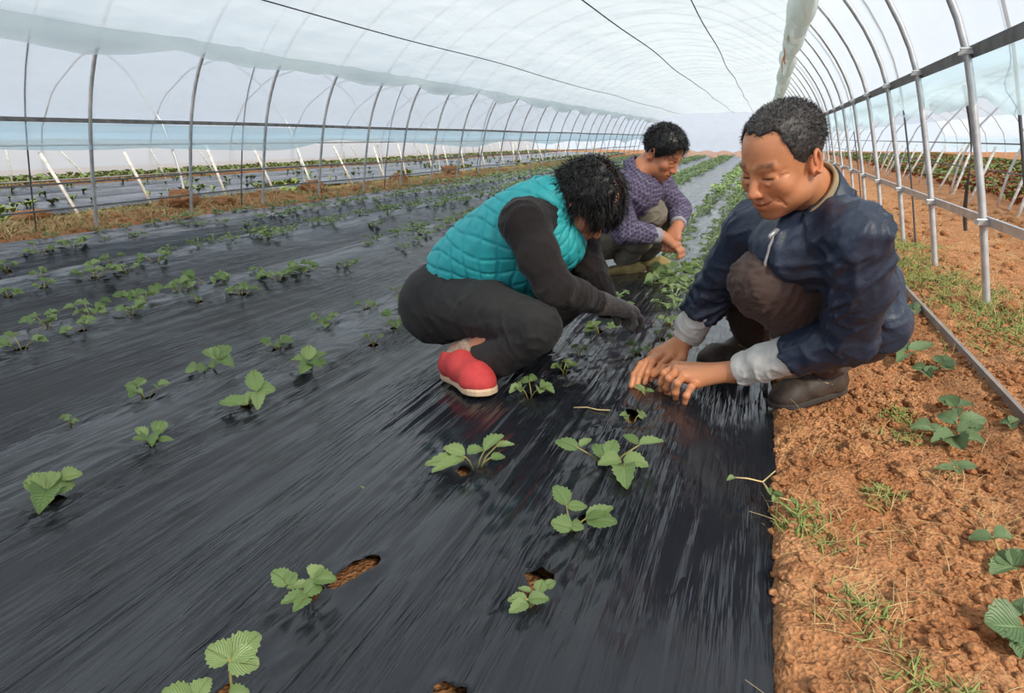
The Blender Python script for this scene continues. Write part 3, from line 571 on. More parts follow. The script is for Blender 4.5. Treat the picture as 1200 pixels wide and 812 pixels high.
def leaflet_geo(fold, curl, rows=13, teeth=True):
    us = (-1, -0.5, 0, 0.5, 1); v = []; uv = []
    for i in range(rows):
        t = i/(rows-1); w = 0.5*(math.sin(PI*min(1, t**0.72*0.97+0.015)))**0.75
        for u in us:
            ww = w; tt = t
            if teeth and abs(u) == 1 and 1 < i < rows-1: ww = w*(1.07 if i % 2 else 0.90); tt = t+(0.02 if i % 2 else -0.01)
            z = fold*abs(u)*ww*1.0+curl*(t-0.35)**2*-1.0+0.03*math.sin(t*17+abs(u)*4)*abs(u)
            v.append((u*ww, tt, z)); uv.append((u, t))
    f = [(i*5+k, i*5+k+1, i*5+k+6, i*5+k+5) for i in range(rows-1) for k in range(4)]
    return v, f, uv
LEAFLETS = []
for fo, cu in ((0.5, 0.35), (0.85, 0.15), (0.3, 0.6), (0.7, -0.2), (1.1, 0.25)):
    v, f, uv = leaflet_geo(fo, cu); o = mesh('leaflet', v, f, M_LEAF, uv=uv); LEAFLETS.append(o.data); bpy.data.objects.remove(o)
LEAFLETS_D = []
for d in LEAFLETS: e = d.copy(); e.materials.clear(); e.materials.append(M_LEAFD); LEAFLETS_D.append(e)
def leaf_matrix(a, b, w, nrm):
    a, b = Vector(a), Vector(b); y = b-a; ln = y.length; y.normalize()
    x = y.cross(Vector(nrm))
    if x.length < 1e-4: x = y.cross(Vector((1, 0, 0.1)))
    x.normalize(); z = x.cross(y)
    R = Matrix((x*w, y*ln, z*min(ln, w)*1.0)).transposed().to_4x4(); R.translation = a
    return R
def plant(name, base, lv, label, group=None, dark=False, cat='strawberry plant'):
    r = empty(name, base); tag(r, label, cat, group)
    bv = Vector(base); b = MB(); done = []
    toc = Vector((-base[0], -base[1], 0)).normalized()
    for (ax, ay, az, ex, ey, ez, w) in lv:
        a, e = Vector((ax, ay, az))-bv, Vector((ex, ey, ez))-bv
        nrm = Vector((random.uniform(-.35, .35), random.uniform(-.35, .35), 1.0))+toc*0.55
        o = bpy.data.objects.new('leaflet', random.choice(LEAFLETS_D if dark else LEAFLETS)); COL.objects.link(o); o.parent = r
        o.matrix_local = leaf_matrix(a, e, w*1.05, nrm)
        if all((a-q).length > 0.013 for q in done):
            done.append(a); st = Vector((random.uniform(-.006, .006), random.uniform(-.006, .006), -0.02))
            mid = st.lerp(a, 0.5)+Vector((0, 0, 0.008))
            b.tube([st, mid, a, a+(e-a)*0.12], 0.0021, 5, r2=0.0013)
    b.build('stalk', M_STALK, r)
    return r
def random_leaves(base, wid, n, rng):
    """n trifoliate leaves spreading from the crown"""
    lv = []; bx, by, bz = base; a0 = rng.uniform(0, 6.28)
    for k in range(n):
        a = a0+k*2*PI/n*1.0+rng.uniform(-.4, .4); el = rng.uniform(0.05, 0.55); ln = wid*rng.uniform(0.18, 0.42)
        tx, ty, tz = bx+math.cos(a)*ln*math.cos(el), by+math.sin(a)*ln*math.cos(el), bz+0.016+ln*math.sin(el)*0.9
        s = wid*rng.uniform(0.24, 0.36)*(0.8 if n > 4 else 1); s = min(max(s, 0.02), 0.055)
        for j in (-1, 0, 1):
            b = a+j*1.15+rng.uniform(-.2, .2); dz = rng.uniform(-0.35, 0.45)
            l = s*(1.0 if j == 0 else 0.88)
            lv.append((tx, ty, tz, tx+math.cos(b)*l, ty+math.sin(b)*l, max(tz+dz*l, bz+0.014), l*0.86))
    return lv
HL = {'A1': 'small strawberry plant with rounded leaves nearest the camera in the row beside the soil path',
      'A2': 'strawberry plant with three leaf groups below the sprawling plant near the hands',
      'A3': 'largest sprawling strawberry plant, just in front of the hands of the man in blue',
      'B1': 'large strawberry plant cut off by the bottom edge of the picture',
      'B2': 'strawberry plant beside the long slit that shows red soil',
      'B3': 'wide strawberry plant in front of the red shoe',
      'C1': 'strawberry plant with serrated leaves nearest the left edge in the foreground',
      'C2': 'compact little strawberry plant right behind the foreground one at the left edge',
      'C3': 'tall strawberry plant with upright leaf, left of the bushy one',
      'C4': 'bushy strawberry plant left of the woman, halfway to her shoe',
      'D2': 'pale strawberry plant with upright round clover-like leaves on the second bed',
      'S1': 'largest blue green strawberry plant growing in the soil path',
      'S2': 'small dark strawberry plant in the soil just right of the boot, upper one',
      'S3': 'dark strawberry plant in the soil right of the boot, beside a clod',
      'S4': 'small strawberry plant in the soil just behind the largest blue green one',
      'S5': 'strawberry plant in the soil at the right edge, upper of two there',
      'S6': 'big broad-leaved strawberry plant in the soil at the bottom right edge',
      'S7': 'small seedling in the soil beside the metal strip at the right edge',
      'S8': 'pale low seedling in the soil just in front of the largest blue green plant',
      'S9': 'small seedling in the soil beside the metal strip behind the man in blue'}
HERO_Y = {}
for k, (bp, lv) in HERO.items():
    z = sz(bp[0], bp[1]) if k[0] == 'S' else float(bed_z(bp[0]))
    dz = z-bp[2]
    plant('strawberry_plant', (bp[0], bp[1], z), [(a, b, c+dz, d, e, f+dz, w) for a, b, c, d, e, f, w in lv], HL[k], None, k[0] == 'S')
HERO_IDX = {0, 1, 2, 7, 8, 9, 14, 15, 16, 17, 22}
rng = random.Random(5)
ROWN = [(-0.27, 'right row of the path-side bed'), (-0.54, 'left row of the path-side bed'), (-1.28, 'right row of the second bed'), (-1.56, 'left row of the second bed'), (-2.29, 'right row of the third bed'), (-2.55, 'left row of the third bed'), (-3.26, 'right row of the fourth bed'), (-3.52, 'left row of the fourth bed'), (-4.29, 'right row of the last bed'), (-4.72, 'left row of the last bed')]
far_start = {}
# small plants seen from further away: four ready-made bushes in one mesh each
BUSH = []
for q in range(5):
    mb = MB(); uvs = []
    for (a, b, c, d, e, f_, w) in random_leaves((0, 0, 0), 0.17, 5+q % 2, rng):
        v, f, uv = leaflet_geo(rng.choice((.2, .5, .8)), 0.2, 6, False); R = leaf_matrix((a, b, c), (d, e, f_), w, (rng.uniform(-.4, .4), rng.uniform(-.4, .4), 1))
        mb.add([R @ Vector(p) for p in v], f); uvs += uv
        k_ = len(mb.v); mb.tube([(0, 0, -.01), (a*.6, b*.6, c*.8), (a+(d-a)*.2, b+(e-b)*.2, c+(f_-c)*.2)], .0022, 4); uvs += [(.02, .5)]*(len(mb.v)-k_)
    o = mesh('strawberry_plant', mb.v, mb.f, M_LEAF, uv=uvs); BUSH.append(o.data); bpy.data.objects.remove(o)
cnt = {}
for i, (x, y, w) in sorted(enumerate(NEAR), key=lambda q: q[1][1]):
    ri = min(range(10), key=lambda k: abs(ROWN[k][0]-x)); cnt[ri] = cnt.get(ri, 0)+1
    far_start[ri] = max(far_start.get(ri, 0), y)
    if i in HERO_IDX: continue
    z = float(bed_z(x)); base = (x, y, z-0.003)
    lab = 'strawberry plant in the %s, %s from the camera' % (ROWN[ri][1], ORD[cnt[ri]-1])
    if y < 3.0:
        plant('strawberry_plant', base, random_leaves(base, w, 2 if w < .07 else (3 if w < .14 else 5), rng), lab, 'strawberry plants planted in the film')
    else:
        o = bpy.data.objects.new('strawberry_plant', rng.choice(BUSH)); COL.objects.link(o); o.location = base; s = w/0.16; o.scale = (s, s, s*1.1); o.rotation_euler[2] = rng.uniform(0, 6.28)
        tag(o, lab, 'strawberry plant', 'strawberry plants planted in the film')
spots = []
for ri, (x, nm) in enumerate(ROWN):
    y = far_start.get(ri, 2.5)+0.26
    while y < 28.6:
        xx = x+rng.uniform(-.05, .05); spots.append((y, xx, ri)); y += rng.uniform(0.19, 0.3)
spots.sort()
stv, stf, stu = [], [], []
bush_np = []
for d in BUSH:
    vv = np.empty(len(d.vertices)*3, np.float32); d.vertices.foreach_get('co', vv); ff = [tuple(p.vertices) for p in d.polygons]; bush_np.append((vv.reshape(-1, 3), np.array(ff)))
def avoid(x, y):   # under the boots, knees and bodies of the workers nothing grows
    return (-1.15 < x < -0.42 and 1.5 < y < 2.45) or (-1.1 < x < -0.40 and 2.95 < y < 3.85)
n_ind = 0; off = 0
for y, x, ri in spots:
    if avoid(x, y): continue
    z = float(bed_z(x))-0.002; s = rng.uniform(0.65, 1.15)*(1.0 if y < 9 else 1.25)
    if n_ind < 215:
        o = bpy.data.objects.new('strawberry_plant', rng.choice(BUSH)); COL.objects.link(o); o.location = (x, y, z); o.scale = (s, s, s); o.rotation_euler[2] = rng.uniform(0, 6.28)
        tag(o, 'small distant strawberry plant further down the '+ROWN[ri][1], 'strawberry plant', 'distant strawberry plants in the '+ROWN[ri][1]); n_ind += 1
    else:
        V, Fq = rng.choice(bush_np); a = rng.uniform(0, 6.28); ca, sa = math.cos(a), math.sin(a)
        P = np.stack([V[:, 0]*ca-V[:, 1]*sa, V[:, 0]*sa+V[:, 1]*ca, V[:, 2]], 1)*s+np.array([x, y, z])
        stv.append(P); stf.append(Fq+off); off += len(P)
o = mesh('strawberry_rows', np.concatenate(stv), np.concatenate(stf), M_LEAF); tag(o, 'rows of strawberry plants running on to the far end wall', 'strawberry plants', kind='stuff')
# clump the third worker is handling
b0 = (-0.36, 3.30, float(bed_z(-0.36)))
plant('strawberry_plant', b0, random_leaves((b0[0]-0.02, b0[1]+0.1, b0[2]), 0.27, 7, rng)+random_leaves((b0[0]-0.05, b0[1]-0.14, b0[2]), 0.22, 6, rng)+random_leaves(b0, 0.24, 6, rng), 'thick leafy strawberry clump under the hands of the man in the checked shirt')
# plant between the hands of the front man
b0 = (-0.245, 1.71, float(bed_z(-0.24)))
plant('strawberry_seedling', b0, [(b0[0], b0[1], 0.016, b0[0]-.03, b0[1]+.01, .03, .018), (b0[0], b0[1], 0.016, b0[0]+.026, b0[1]-.006, .022, .016), (b0[0], b0[1], .016, b0[0]+.004, b0[1]-.03, .018, .016)], 'tiny yellowish seedling being set between the two bare hands', None, False, 'seedling')
# wilted sprig lying across the film edge
b0 = Vector((0.085, 1.29, -0.035)); r = empty('weed_sprig', b0); tag(r, 'wilted weed sprig lying across the edge of the black film', 'weed')
pts = [Vector((0.005, 0.10, 0.03)), Vector((-0.02, 0.04, 0.03)), Vector((-0.05, 0.035, 0.035)), Vector((-0.075, 0.03, 0.035))]
mb = MB().tube(pts, 0.0016, 5); mb.tube([pts[1], Vector((0.0, 0.005, 0.022)), Vector((0.04, -0.005, 0.02))], 0.0016, 5); mb.build('stalk', M_STRAW, r)
for a, e in (((-0.01, 0.02, 0.028), (-0.005, -0.01, 0.03)), ((0.0, 0.01, 0.026), (0.02, -0.01, 0.03)), ((0.01, 0.005, 0.024), (0.0, -0.02, 0.02)), ((0.03, 0, 0.02), (0.05, -0.02, 0.022)), ((-0.075, 0.03, 0.035), (-0.09, 0.02, 0.03))):
    o = bpy.data.objects.new('leaflet', random.choice(LEAFLETS)); COL.objects.link(o); o.parent = r; o.matrix_local = leaf_matrix(a, e, 0.014, (0, -.3, 1))

# ================================================================== crumbs, clods, straw, weeds
def blob(seed, sub=1):
    bm = bmesh.new(); bmesh.ops.create_icosphere(bm, subdivisions=sub, radius=1.0)
    v = np.array([p.co[:] for p in bm.verts]); f = np.array([[q.index for q in p.verts] for p in bm.faces]); bm.free()
    v = v*(1+0.28*vnoise(v[:, 0]*1.6+seed*7, v[:, 1]*1.6, v[:, 2]*1.6, seed=seed)+0.16*vnoise(v[:, 0]*4, v[:, 1]*4+seed*3, v[:, 2]*4, seed=seed+1))[:, None]
    return v, f
BL = [blob(k) for k in range(6)]
def scatter_clods(name, n, xr, yr, label, big=0.012, dens=None):
    vs, fs, off = [], [], 0; nn = 0
    while nn < n:
        x = rng.uniform(*xr); y = yr[0]+(yr[1]-yr[0])*rng.random()**1.5
        if dens is not None and rng.random() > dens(x, y): continue
        s = 0.0028+big*rng.random()**3.6*(1+0.3*y/3); V, Fq = BL[nn % 6]; a = rng.uniform(0, 6.28); ca, sa = math.cos(a), math.sin(a)
        P = np.stack([V[:, 0]*ca-V[:, 1]*sa, V[:, 0]*sa+V[:, 1]*ca, V[:, 2]*0.7], 1)*s+np.array([x, y, sz(x, y)+s*0.2])
        vs.append(P); fs.append(Fq+off); off += len(P); nn += 1
    return tag(mesh(name, np.concatenate(vs), np.concatenate(fs), M_SOIL, smooth=False), label, 'soil', kind='stuff')
scatter_clods('soil_crumbs', 9500, (0.085, 1.05), (0.45, 4.2), 'loose crumbs of orange soil strewn over the path', 0.011, lambda x, y: 0.35+0.65*float(sstep(-.2, .3, vnoise(x*5, y*5, seed=51))))
scatter_clods('soil_crumbs', 900, (1.0, 2.3), (2.6, 9), 'coarse crumbs of soil outside the right wall', 0.03)
scatter_clods('soil_crumbs', 900, (-5.75, -4.98), (3.0, 14), 'loose crumbs of soil along the left wall', 0.03)
BIG = [(0.125, 1.05, 0.03, 'flattish pale clod of soil beside the film edge'), (0.545, 2.42, 0.042, 'round clod of soil between the strawberry plants right of the boot'), (0.36, 1.52, 0.028, 'clod of soil left of the largest blue green plant'), (0.28, 1.62, 0.03, 'clod of soil in front of the boot'), (0.20, 0.72, 0.026, 'small clod low in the picture near the film edge'),
       (-5.38, 5.05, 0.15, 'large heap of red soil at the left wall, among the stakes'), (-5.25, 5.5, 0.09, 'smaller heap of soil right of the large red one at the left wall'), (-5.6, 3.75, 0.13, 'pale clod at the left edge of the picture'), (-5.4, 7.2, 0.16, 'red soil heap further along the left wall'), (-5.35, 9.3, 0.15, 'red soil heap far along the left wall'), (-5.4, 11.3, 0.15, 'brown soil heap behind the woman far along the left wall')]
for i, (x, y, s, lab) in enumerate(BIG):
    v, f = blob(20+i, 4); v = v*(1+0.07*vnoise(v[:, 0]*9, v[:, 1]*9, v[:, 2]*9, seed=i)+(0.30*np.abs(vnoise(v[:, 0]*3+i, v[:, 1]*3, v[:, 2]*3, seed=i+3))-.1 if s > .07 else 0)+0.04*vnoise(v[:, 0]*20, v[:, 1]*20, v[:, 2]*20, seed=i+9))[:, None]
    o = mesh('soil_clod', v*np.array([s, s*1.15, s*0.62]), f, M_SOIL); o.location = (x, y, sz(x, y)+s*0.25); tag(o, lab, 'clod', 'clods of soil')
def blades(name, n, place, m, lab, cat, hr=(0.03, 0.09), wr=(0.001, 0.002), lie=0.5):
    vs, fs = [], []; k = 0
    for _ in range(n):
        x, y = place(); z = sz(x, y); a = rng.uniform(0, 6.28); h = rng.uniform(*hr); w = rng.uniform(*wr); tilt = rng.uniform(0.1, 1.0)*lie+0.1
        d = Vector((math.cos(a), math.sin(a), 0)); s = Vector((-d.y, d.x, 0))*w; p = Vector((x, y, z-0.004))
        prev = p
        for j in range(4):
            t = j/3; q = p+d*(h*t*math.sin(tilt)*(0.5+0.7*t))+Vector((0, 0, h*t*math.cos(tilt)*(1-0.25*t)+0.004)); ww = s*(1-t*0.85)
            vs += [q-ww, q+Vector((0, 0, w*0.6)), q+ww]
        for j in range(3):
            b = k+j*3; fs += [(b, b+1, b+4, b+3), (b+1, b+2, b+5, b+4), (b+2, b, b+3, b+5)]
        k += 12
    return tag(mesh(name, vs, fs, m), lab, cat, kind='stuff')
def cluster(cs, sp):
    def f():
        c = rng.choice(cs); return c[0]+rng.gauss(0, sp), c[1]+rng.gauss(0, sp*1.3)
    return f
def uni(x0, x1, y0, y1, p=1.6):
    return lambda: (rng.uniform(x0, x1), y0+(y1-y0)*rng.random()**p)
blades('straw_litter', 420, uni(0.10, 1.0, 0.5, 4.5), M_STRAW, 'bits of dry straw scattered over the soil path', 'straw', (0.02, 0.07), (0.0007, 0.0014), 1.5)
blades('straw_litter', 500, cluster([(.22, 1.02), (.16, 1.22), (.30, 1.28), (.24, .78), (.30, .70), (.36, .80), (.2, .95), (.45, 1.5), (.33, 1.75), (.5, 1.35)], 0.035), M_STRAW, 'tufts of dry roots and straw lying on the soil', 'straw', (0.02, 0.06), (0.0007, 0.0013), 1.45)
blades('green_weeds', 520, cluster([(.13, 1.24), (.17, 1.2), (.22, .98), (.27, .85), (.33, .82), (.4, 1.75), (.42, 1.9), (.17, .66), (.3, 1.4)], 0.022), M_WEED, 'small green weed tufts on the soil near the film edge', 'weeds', (0.012, 0.035), (0.0015, 0.004), 1.2)
blades('green_weeds', 2600, cluster([(.95, 3.0), (.92, 3.3), (1.0, 3.7), (.9, 4.0), (.85, 4.6), (.95, 5.0), (.82, 5.4), (.9, 6.2), (1.0, 7.2), (.8, 4.3), (.75, 3.9), (.93, 2.7)], 0.10), M_WEED, 'green weeds growing at the feet of the right hoops', 'weeds', (0.02, 0.07), (0.002, 0.005), 1.1)
blades('dry_grass', 2400, uni(0.85, 2.3, 3.0, 12, 1.2), M_STRAW, 'dry yellow grass and litter outside the right wall', 'grass', (0.02, 0.10), (0.001, 0.003), 1.3)
blades('dry_grass', 9000, uni(-5.8, -4.97, 3.0, 22, 1.3), M_STRAW, 'dry yellow grass along the foot of the left wall', 'grass', (0.03, 0.11), (0.002, 0.006), 1.2)
blades('green_grass', 2600, uni(-6.1, -4.97, 3.0, 22, 1.2), M_WEED, 'green grass mixed in along the foot of the left wall', 'grass', (0.03, 0.11), (0.003, 0.006), 0.9)
# crops in the neighbouring tunnels
M_RUST = mat('rust_red_leaf', rgb(172, 112, 72), rough=0.8, var=0.2, vscale=6, col2=rgb(140, 88, 58))
M_FIELD = mat('field_green_leaf', rgb(136, 150, 84), rough=0.8, var=0.2, vscale=4, col2=rgb(100, 122, 64))
def crop(name, n, xr, yr, m, lab, hr, fn=None, p=1.3):
    vs, fs, k = [], [], 0
    for _ in range(n):
        x = rng.uniform(*xr); y = yr[0]+(yr[1]-yr[0])*rng.random()**p
        if fn and not fn(x, y): continue
        z = (0.06 if x < -6 else sz(x, y)); h = rng.uniform(*hr)
        for q in range(4):
            a = rng.uniform(0, 6.28); d = Vector((math.cos(a), math.sin(a), 0)); s = Vector((-d.y, d.x, 0))*h*0.33; b = Vector((x, y, z)); c = b+d*h*0.5+Vector((0, 0, h*0.75)); e = b+d*h*1.0+Vector((0, 0, h*rng.uniform(.5, 1.0)))
            vs += [b, c-s, c+s+Vector((0, 0, h*.1)), e]; fs += [(k, k+1, k+3, k+2)]; k += 4
    return tag(mesh(name, vs, fs, m), lab, 'crop', kind='stuff')
def rust(x, y): return vnoise(x*0.9, y*0.35, seed=77) > -0.05
crop('field_crop', 5200, (2.75, 7.4), (6.0, 36), M_FIELD, 'low green leafy crop in the right neighbouring tunnel', (0.07, 0.13), lambda x, y: not rust(x, y) or rng.random() < .4)
crop('field_crop', 4600, (2.65, 7.4), (6.0, 36), M_RUST, 'rust red low crop in the right neighbouring tunnel', (0.06, 0.12), lambda x, y: rust(x, y) or rng.random() < .2)
crop('strawberry_rows', 1100, (-9.3, -6.2), (3.0, 31), M_FIELD, 'strawberry plants on the black beds of the left neighbouring tunnel', (0.035, 0.07), lambda x, y: min(abs(x-c) for c in (-6.45, -6.8, -7.55, -7.9, -8.65, -9.0)) < .07 and True)
crop('green_hedge', 2600, (-11.0, -9.5), (3.0, 32), M_FIELD, 'strip of green weeds on the far side of the left neighbouring tunnel', (0.04, 0.10))
crop('dry_grass', 1500, (-6.15, -5.75), (3.0, 30), M_FIELD, 'green weeds at the foot of the leaning white stakes', (0.05, 0.10), lambda x, y: vnoise(x*2, y*1.2, seed=3) > 0)

# small litter on the film
mb = MB().tube([(-0.404, 1.553, 0.006), (-0.37, 1.560, 0.009), (-0.34, 1.558, 0.007), (-0.309, 1.564, 0.008)], 0.0016, 6)
tag(mb.build('twig', M_STRAW), 'thin brown twig lying on the film left of the bare hands', 'twig')
for (x, y, s_, lab) in ((-0.707, 1.021, .010, 'tiny pale green leaf scrap on the film in front of the red shoe'), (-3.391, 3.03, .05, 'dry brown curled leaf on the fourth bed')):
    o = bpy.data.objects.new('leaf_scrap', LEAFLETS[2].copy()); COL.objects.link(o); o.location = (x, y, float(bed_z(x))+.012); o.scale = (s_, s_*1.2, s_); o.rotation_euler = (.2, .3, 1.1)
    o.data.materials.clear(); o.data.materials.append(M_STRAW if s_ > .02 else M_LEAF); tag(o, lab, 'leaf')
# ================================================================== people: implicit surfaces turned into meshes
A3 = lambda p: np.array(p, float)
def unit(v): v = A3(v); return v/np.linalg.norm(v)
class SDF:
    """smooth union of round cones and ellipsoids on a grid; surface nets gives the mesh"""
    def __init__(s, lo, hi, h):
        s.h = h; s.lo = A3(lo); n = np.ceil((A3(hi)-s.lo)/h).astype(int)+1; s.n = n
        s.ax = [(s.lo[i]+h*np.arange(n[i])).astype(np.float32) for i in range(3)]
        s.D = np.full(n, 0.2, np.float32)
    def reg(s, lo, hi):
        a = np.clip(np.floor((A3(lo)-s.lo)/s.h).astype(int), 0, s.n); b = np.clip(np.ceil((A3(hi)-s.lo)/s.h).astype(int)+1, 0, s.n)
        if (b <= a).any(): return None, None
        sl = tuple(slice(a[i], b[i]) for i in range(3))
        return sl, (s.ax[0][sl[0]][:, None, None], s.ax[1][sl[1]][None, :, None], s.ax[2][sl[2]][None, None, :])
    def _mix(s, sl, d, k, mode):
        o = s.D[sl]
        if mode == 'add':
            if k > 0: h = np.clip(0.5+0.5*(o-d)/k, 0, 1); s.D[sl] = o+(d-o)*h-k*h*(1-h)
            else: s.D[sl] = np.minimum(o, d)
        elif mode == 'sub':
            if k > 0: h = np.clip(0.5-0.5*(o+d)/k, 0, 1); s.D[sl] = o+(-d-o)*h+k*h*(1-h)
            else: s.D[sl] = np.maximum(o, -d)
    def cone(s, a, b, ra, rb=None, k=0.02, mode='add', flat=None):
        """flat = (axis, factor): cross-section squeezed along axis"""
        rb = ra if rb is None else rb; a, b = A3(a), A3(b); R = max(ra, rb)*(1.0 if flat is None else max(1, flat[1]))
        p = R+max(k, 0)*1.0+2*s.h+0.015
        sl, (X, Y, Z) = s.reg(np.minimum(a, b)-p, np.maximum(a, b)+p)
        if sl is None: return s
        ba = b-a; L2 = max(float(ba @ ba), 1e-12)
        t = np.clip(((X-a[0])*ba[0]+(Y-a[1])*ba[1]+(Z-a[2])*ba[2])/L2, 0, 1)
        dx, dy, dz = X-a[0]-t*ba[0], Y-a[1]-t*ba[1], Z-a[2]-t*ba[2]
        r = ra+(rb-ra)*t; sc = 1.0
        if flat is not None:
            ax = unit(flat[0]); q = dx*ax[0]+dy*ax[1]+dz*ax[2]; m = 1/flat[1]-1
            dx, dy, dz = dx+ax[0]*q*m, dy+ax[1]*q*m, dz+ax[2]*q*m; sc = min(1, flat[1])
        s._mix(sl, ((np.sqrt(dx*dx+dy*dy+dz*dz)-r)*sc).astype(np.float32), k, mode); return s
    def chain(s, pts, rs, k=0.02, mode='add', flat=None):
        for i in range(len(pts)-1): s.cone(pts[i], pts[i+1], rs[i], rs[i+1], k, mode, flat)
        return s
    def ell(s, c, r, k=0.02, mode='add', R=None):
        c = A3(c); r = A3(r); p = r.max()+max(k, 0)+2*s.h+0.01
        sl, (X, Y, Z) = s.reg(c-p, c+p)
        if sl is None: return s
        X, Y, Z = X-c[0], Y-c[1], Z-c[2]
        if R is not None:
            R = A3(R); X, Y, Z = (R[0, 0]*X+R[0, 1]*Y+R[0, 2]*Z, R[1, 0]*X+R[1, 1]*Y+R[1, 2]*Z, R[2, 0]*X+R[2, 1]*Y+R[2, 2]*Z)
        k0 = np.sqrt((X/r[0])**2+(Y/r[1])**2+(Z/r[2])**2)+1e-6; k1 = np.sqrt((X/r[0]**2)**2+(Y/r[1]**2)**2+(Z/r[2]**2)**2)+1e-6
        s._mix(sl, (k0*(k0-1)/k1).astype(np.float32), k, mode); return s
    def cut(s, p, n, k=0.0):
        """remove everything on the side the normal points to"""
        p, n = A3(p), unit(n); X, Y, Z = s.ax[0][:, None, None], s.ax[1][None, :, None], s.ax[2][None, None, :]
        d = ((X-p[0])*n[0]+(Y-p[1])*n[1]+(Z-p[2])*n[2]).astype(np.float32)
        if k > 0: h = np.clip(0.5-0.5*(s.D-d)/k, 0, 1); s.D = s.D+(d-s.D)*h+k*h*(1-h)
        else: s.D = np.maximum(s.D, d)
        return s
    def fold(s, c, rad, axis, freq, amp, seed=1, str_=0.22):
        """cloth creases lying across axis, strongest at c"""
        c = A3(c); sl, g = s.reg(c-rad*1.8, c+rad*1.8)
        if sl is None: return s
        X, Y, Z = np.broadcast_arrays(*g); near = np.abs(s.D[sl]) < 0.03
        x, y, z = X[near]-c[0], Y[near]-c[1], Z[near]-c[2]
        a = unit(axis); b = unit(np.cross(a, (0.31, 0.2, 0.93))); e = np.cross(a, b)
        u = x*a[0]+y*a[1]+z*a[2]; v = x*b[0]+y*b[1]+z*b[2]; w = x*e[0]+y*e[1]+z*e[2]
        wob = 0.9*vnoise(v*9+seed, w*9, u*5, seed=seed+50)
        n = vnoise(u*freq+wob, v*freq*str_, w*freq*str_, seed=seed)
        m = np.exp(-((x*x+y*y+z*z)/(rad*rad)))
        d = s.D[sl]; d[near] -= (amp*m*(0.85*(1-np.minimum(np.abs(n)*2.6, 1.0))**1.3+0.25*np.minimum(np.abs(n)*1.6, 1.0)-0.45)).astype(np.float32); s.D[sl] = d
        return s
    def lump(s, amp, freq, seed=1):
        near = np.abs(s.D) < 0.03
        i = np.nonzero(near); x, y, z = s.ax[0][i[0]], s.ax[1][i[1]], s.ax[2][i[2]]
        s.D[near] -= amp*vnoise(x*freq, y*freq, z*freq, seed=seed).astype(np.float32); return s
    def poly(s, smooth=1):
        D = s.D; nx, ny, nz = D.shape; I = D < 0
        c = np.zeros((nx-1, ny-1, nz-1), np.int8)
        for dx in (0, 1):
            for dy in (0, 1):
                for dz in (0, 1): c += I[dx:nx-1+dx, dy:ny-1+dy, dz:nz-1+dz]
        act = (c > 0) & (c < 8); ci = np.stack(np.nonzero(act), 1)
        idx = np.full(act.shape, -1, np.int32); idx[act] = np.arange(len(ci))
        P = np.zeros((len(ci), 3)); W = np.zeros(len(ci))
        cor = [(dx, dy, dz) for dx in (0, 1) for dy in (0, 1) for dz in (0, 1)]
        for a in cor:
            for ax in range(3):
                if a[ax]: continue
                b = list(a); b[ax] = 1
                da = D[ci[:, 0]+a[0], ci[:, 1]+a[1], ci[:, 2]+a[2]]; db = D[ci[:, 0]+b[0], ci[:, 1]+b[1], ci[:, 2]+b[2]]
                m = (da < 0) != (db < 0); t = np.where(m, da/np.where(m, da-db, 1), 0)
                q = np.array(a, float)[None, :].repeat(len(ci), 0); q[:, ax] += t
                P[m] += q[m]; W[m] += 1
        V = s.lo+(ci+P/W[:, None])*s.h
        F = []
        for ax in range(3):
            o = [i for i in range(3) if i != ax]
            A = np.take(I, range(D.shape[ax]-1), ax); B = np.take(I, range(1, D.shape[ax]), ax)
            e = np.stack(np.nonzero(A != B), 1); ok = (e[:, o[0]] > 0) & (e[:, o[1]] > 0) & (e[:, o[0]] < D.shape[o[0]]-1) & (e[:, o[1]] < D.shape[o[1]]-1); e = e[ok]
            ins = A[tuple(e.T)]
            q = []
            for d0, d1 in ((-1, -1), (0, -1), (0, 0), (-1, 0)):
                f = e.copy(); f[:, o[0]] += d0; f[:, o[1]] += d1; q.append(idx[tuple(f.T)])
            q = np.stack(q, 1); flip = ins if ax != 1 else ~ins
            q[~flip] = q[~flip][:, ::-1]; F.append(q)
        F = np.concatenate(F); F = F[(F >= 0).all(1)]
        for _ in range(smooth):
            S_ = np.zeros_like(V); n = np.zeros(len(V))
            for j in range(4):
                a, b = F[:, j], F[:, (j+1) % 4]
                for d in range(3): S_[:, d] += np.bincount(a, V[b, d], len(V))+np.bincount(b, V[a, d], len(V))
                n += np.bincount(a, minlength=len(V))+np.bincount(b, minlength=len(V))
            V = V*0.45+0.55*S_/np.maximum(n, 1)[:, None]
        return V, F
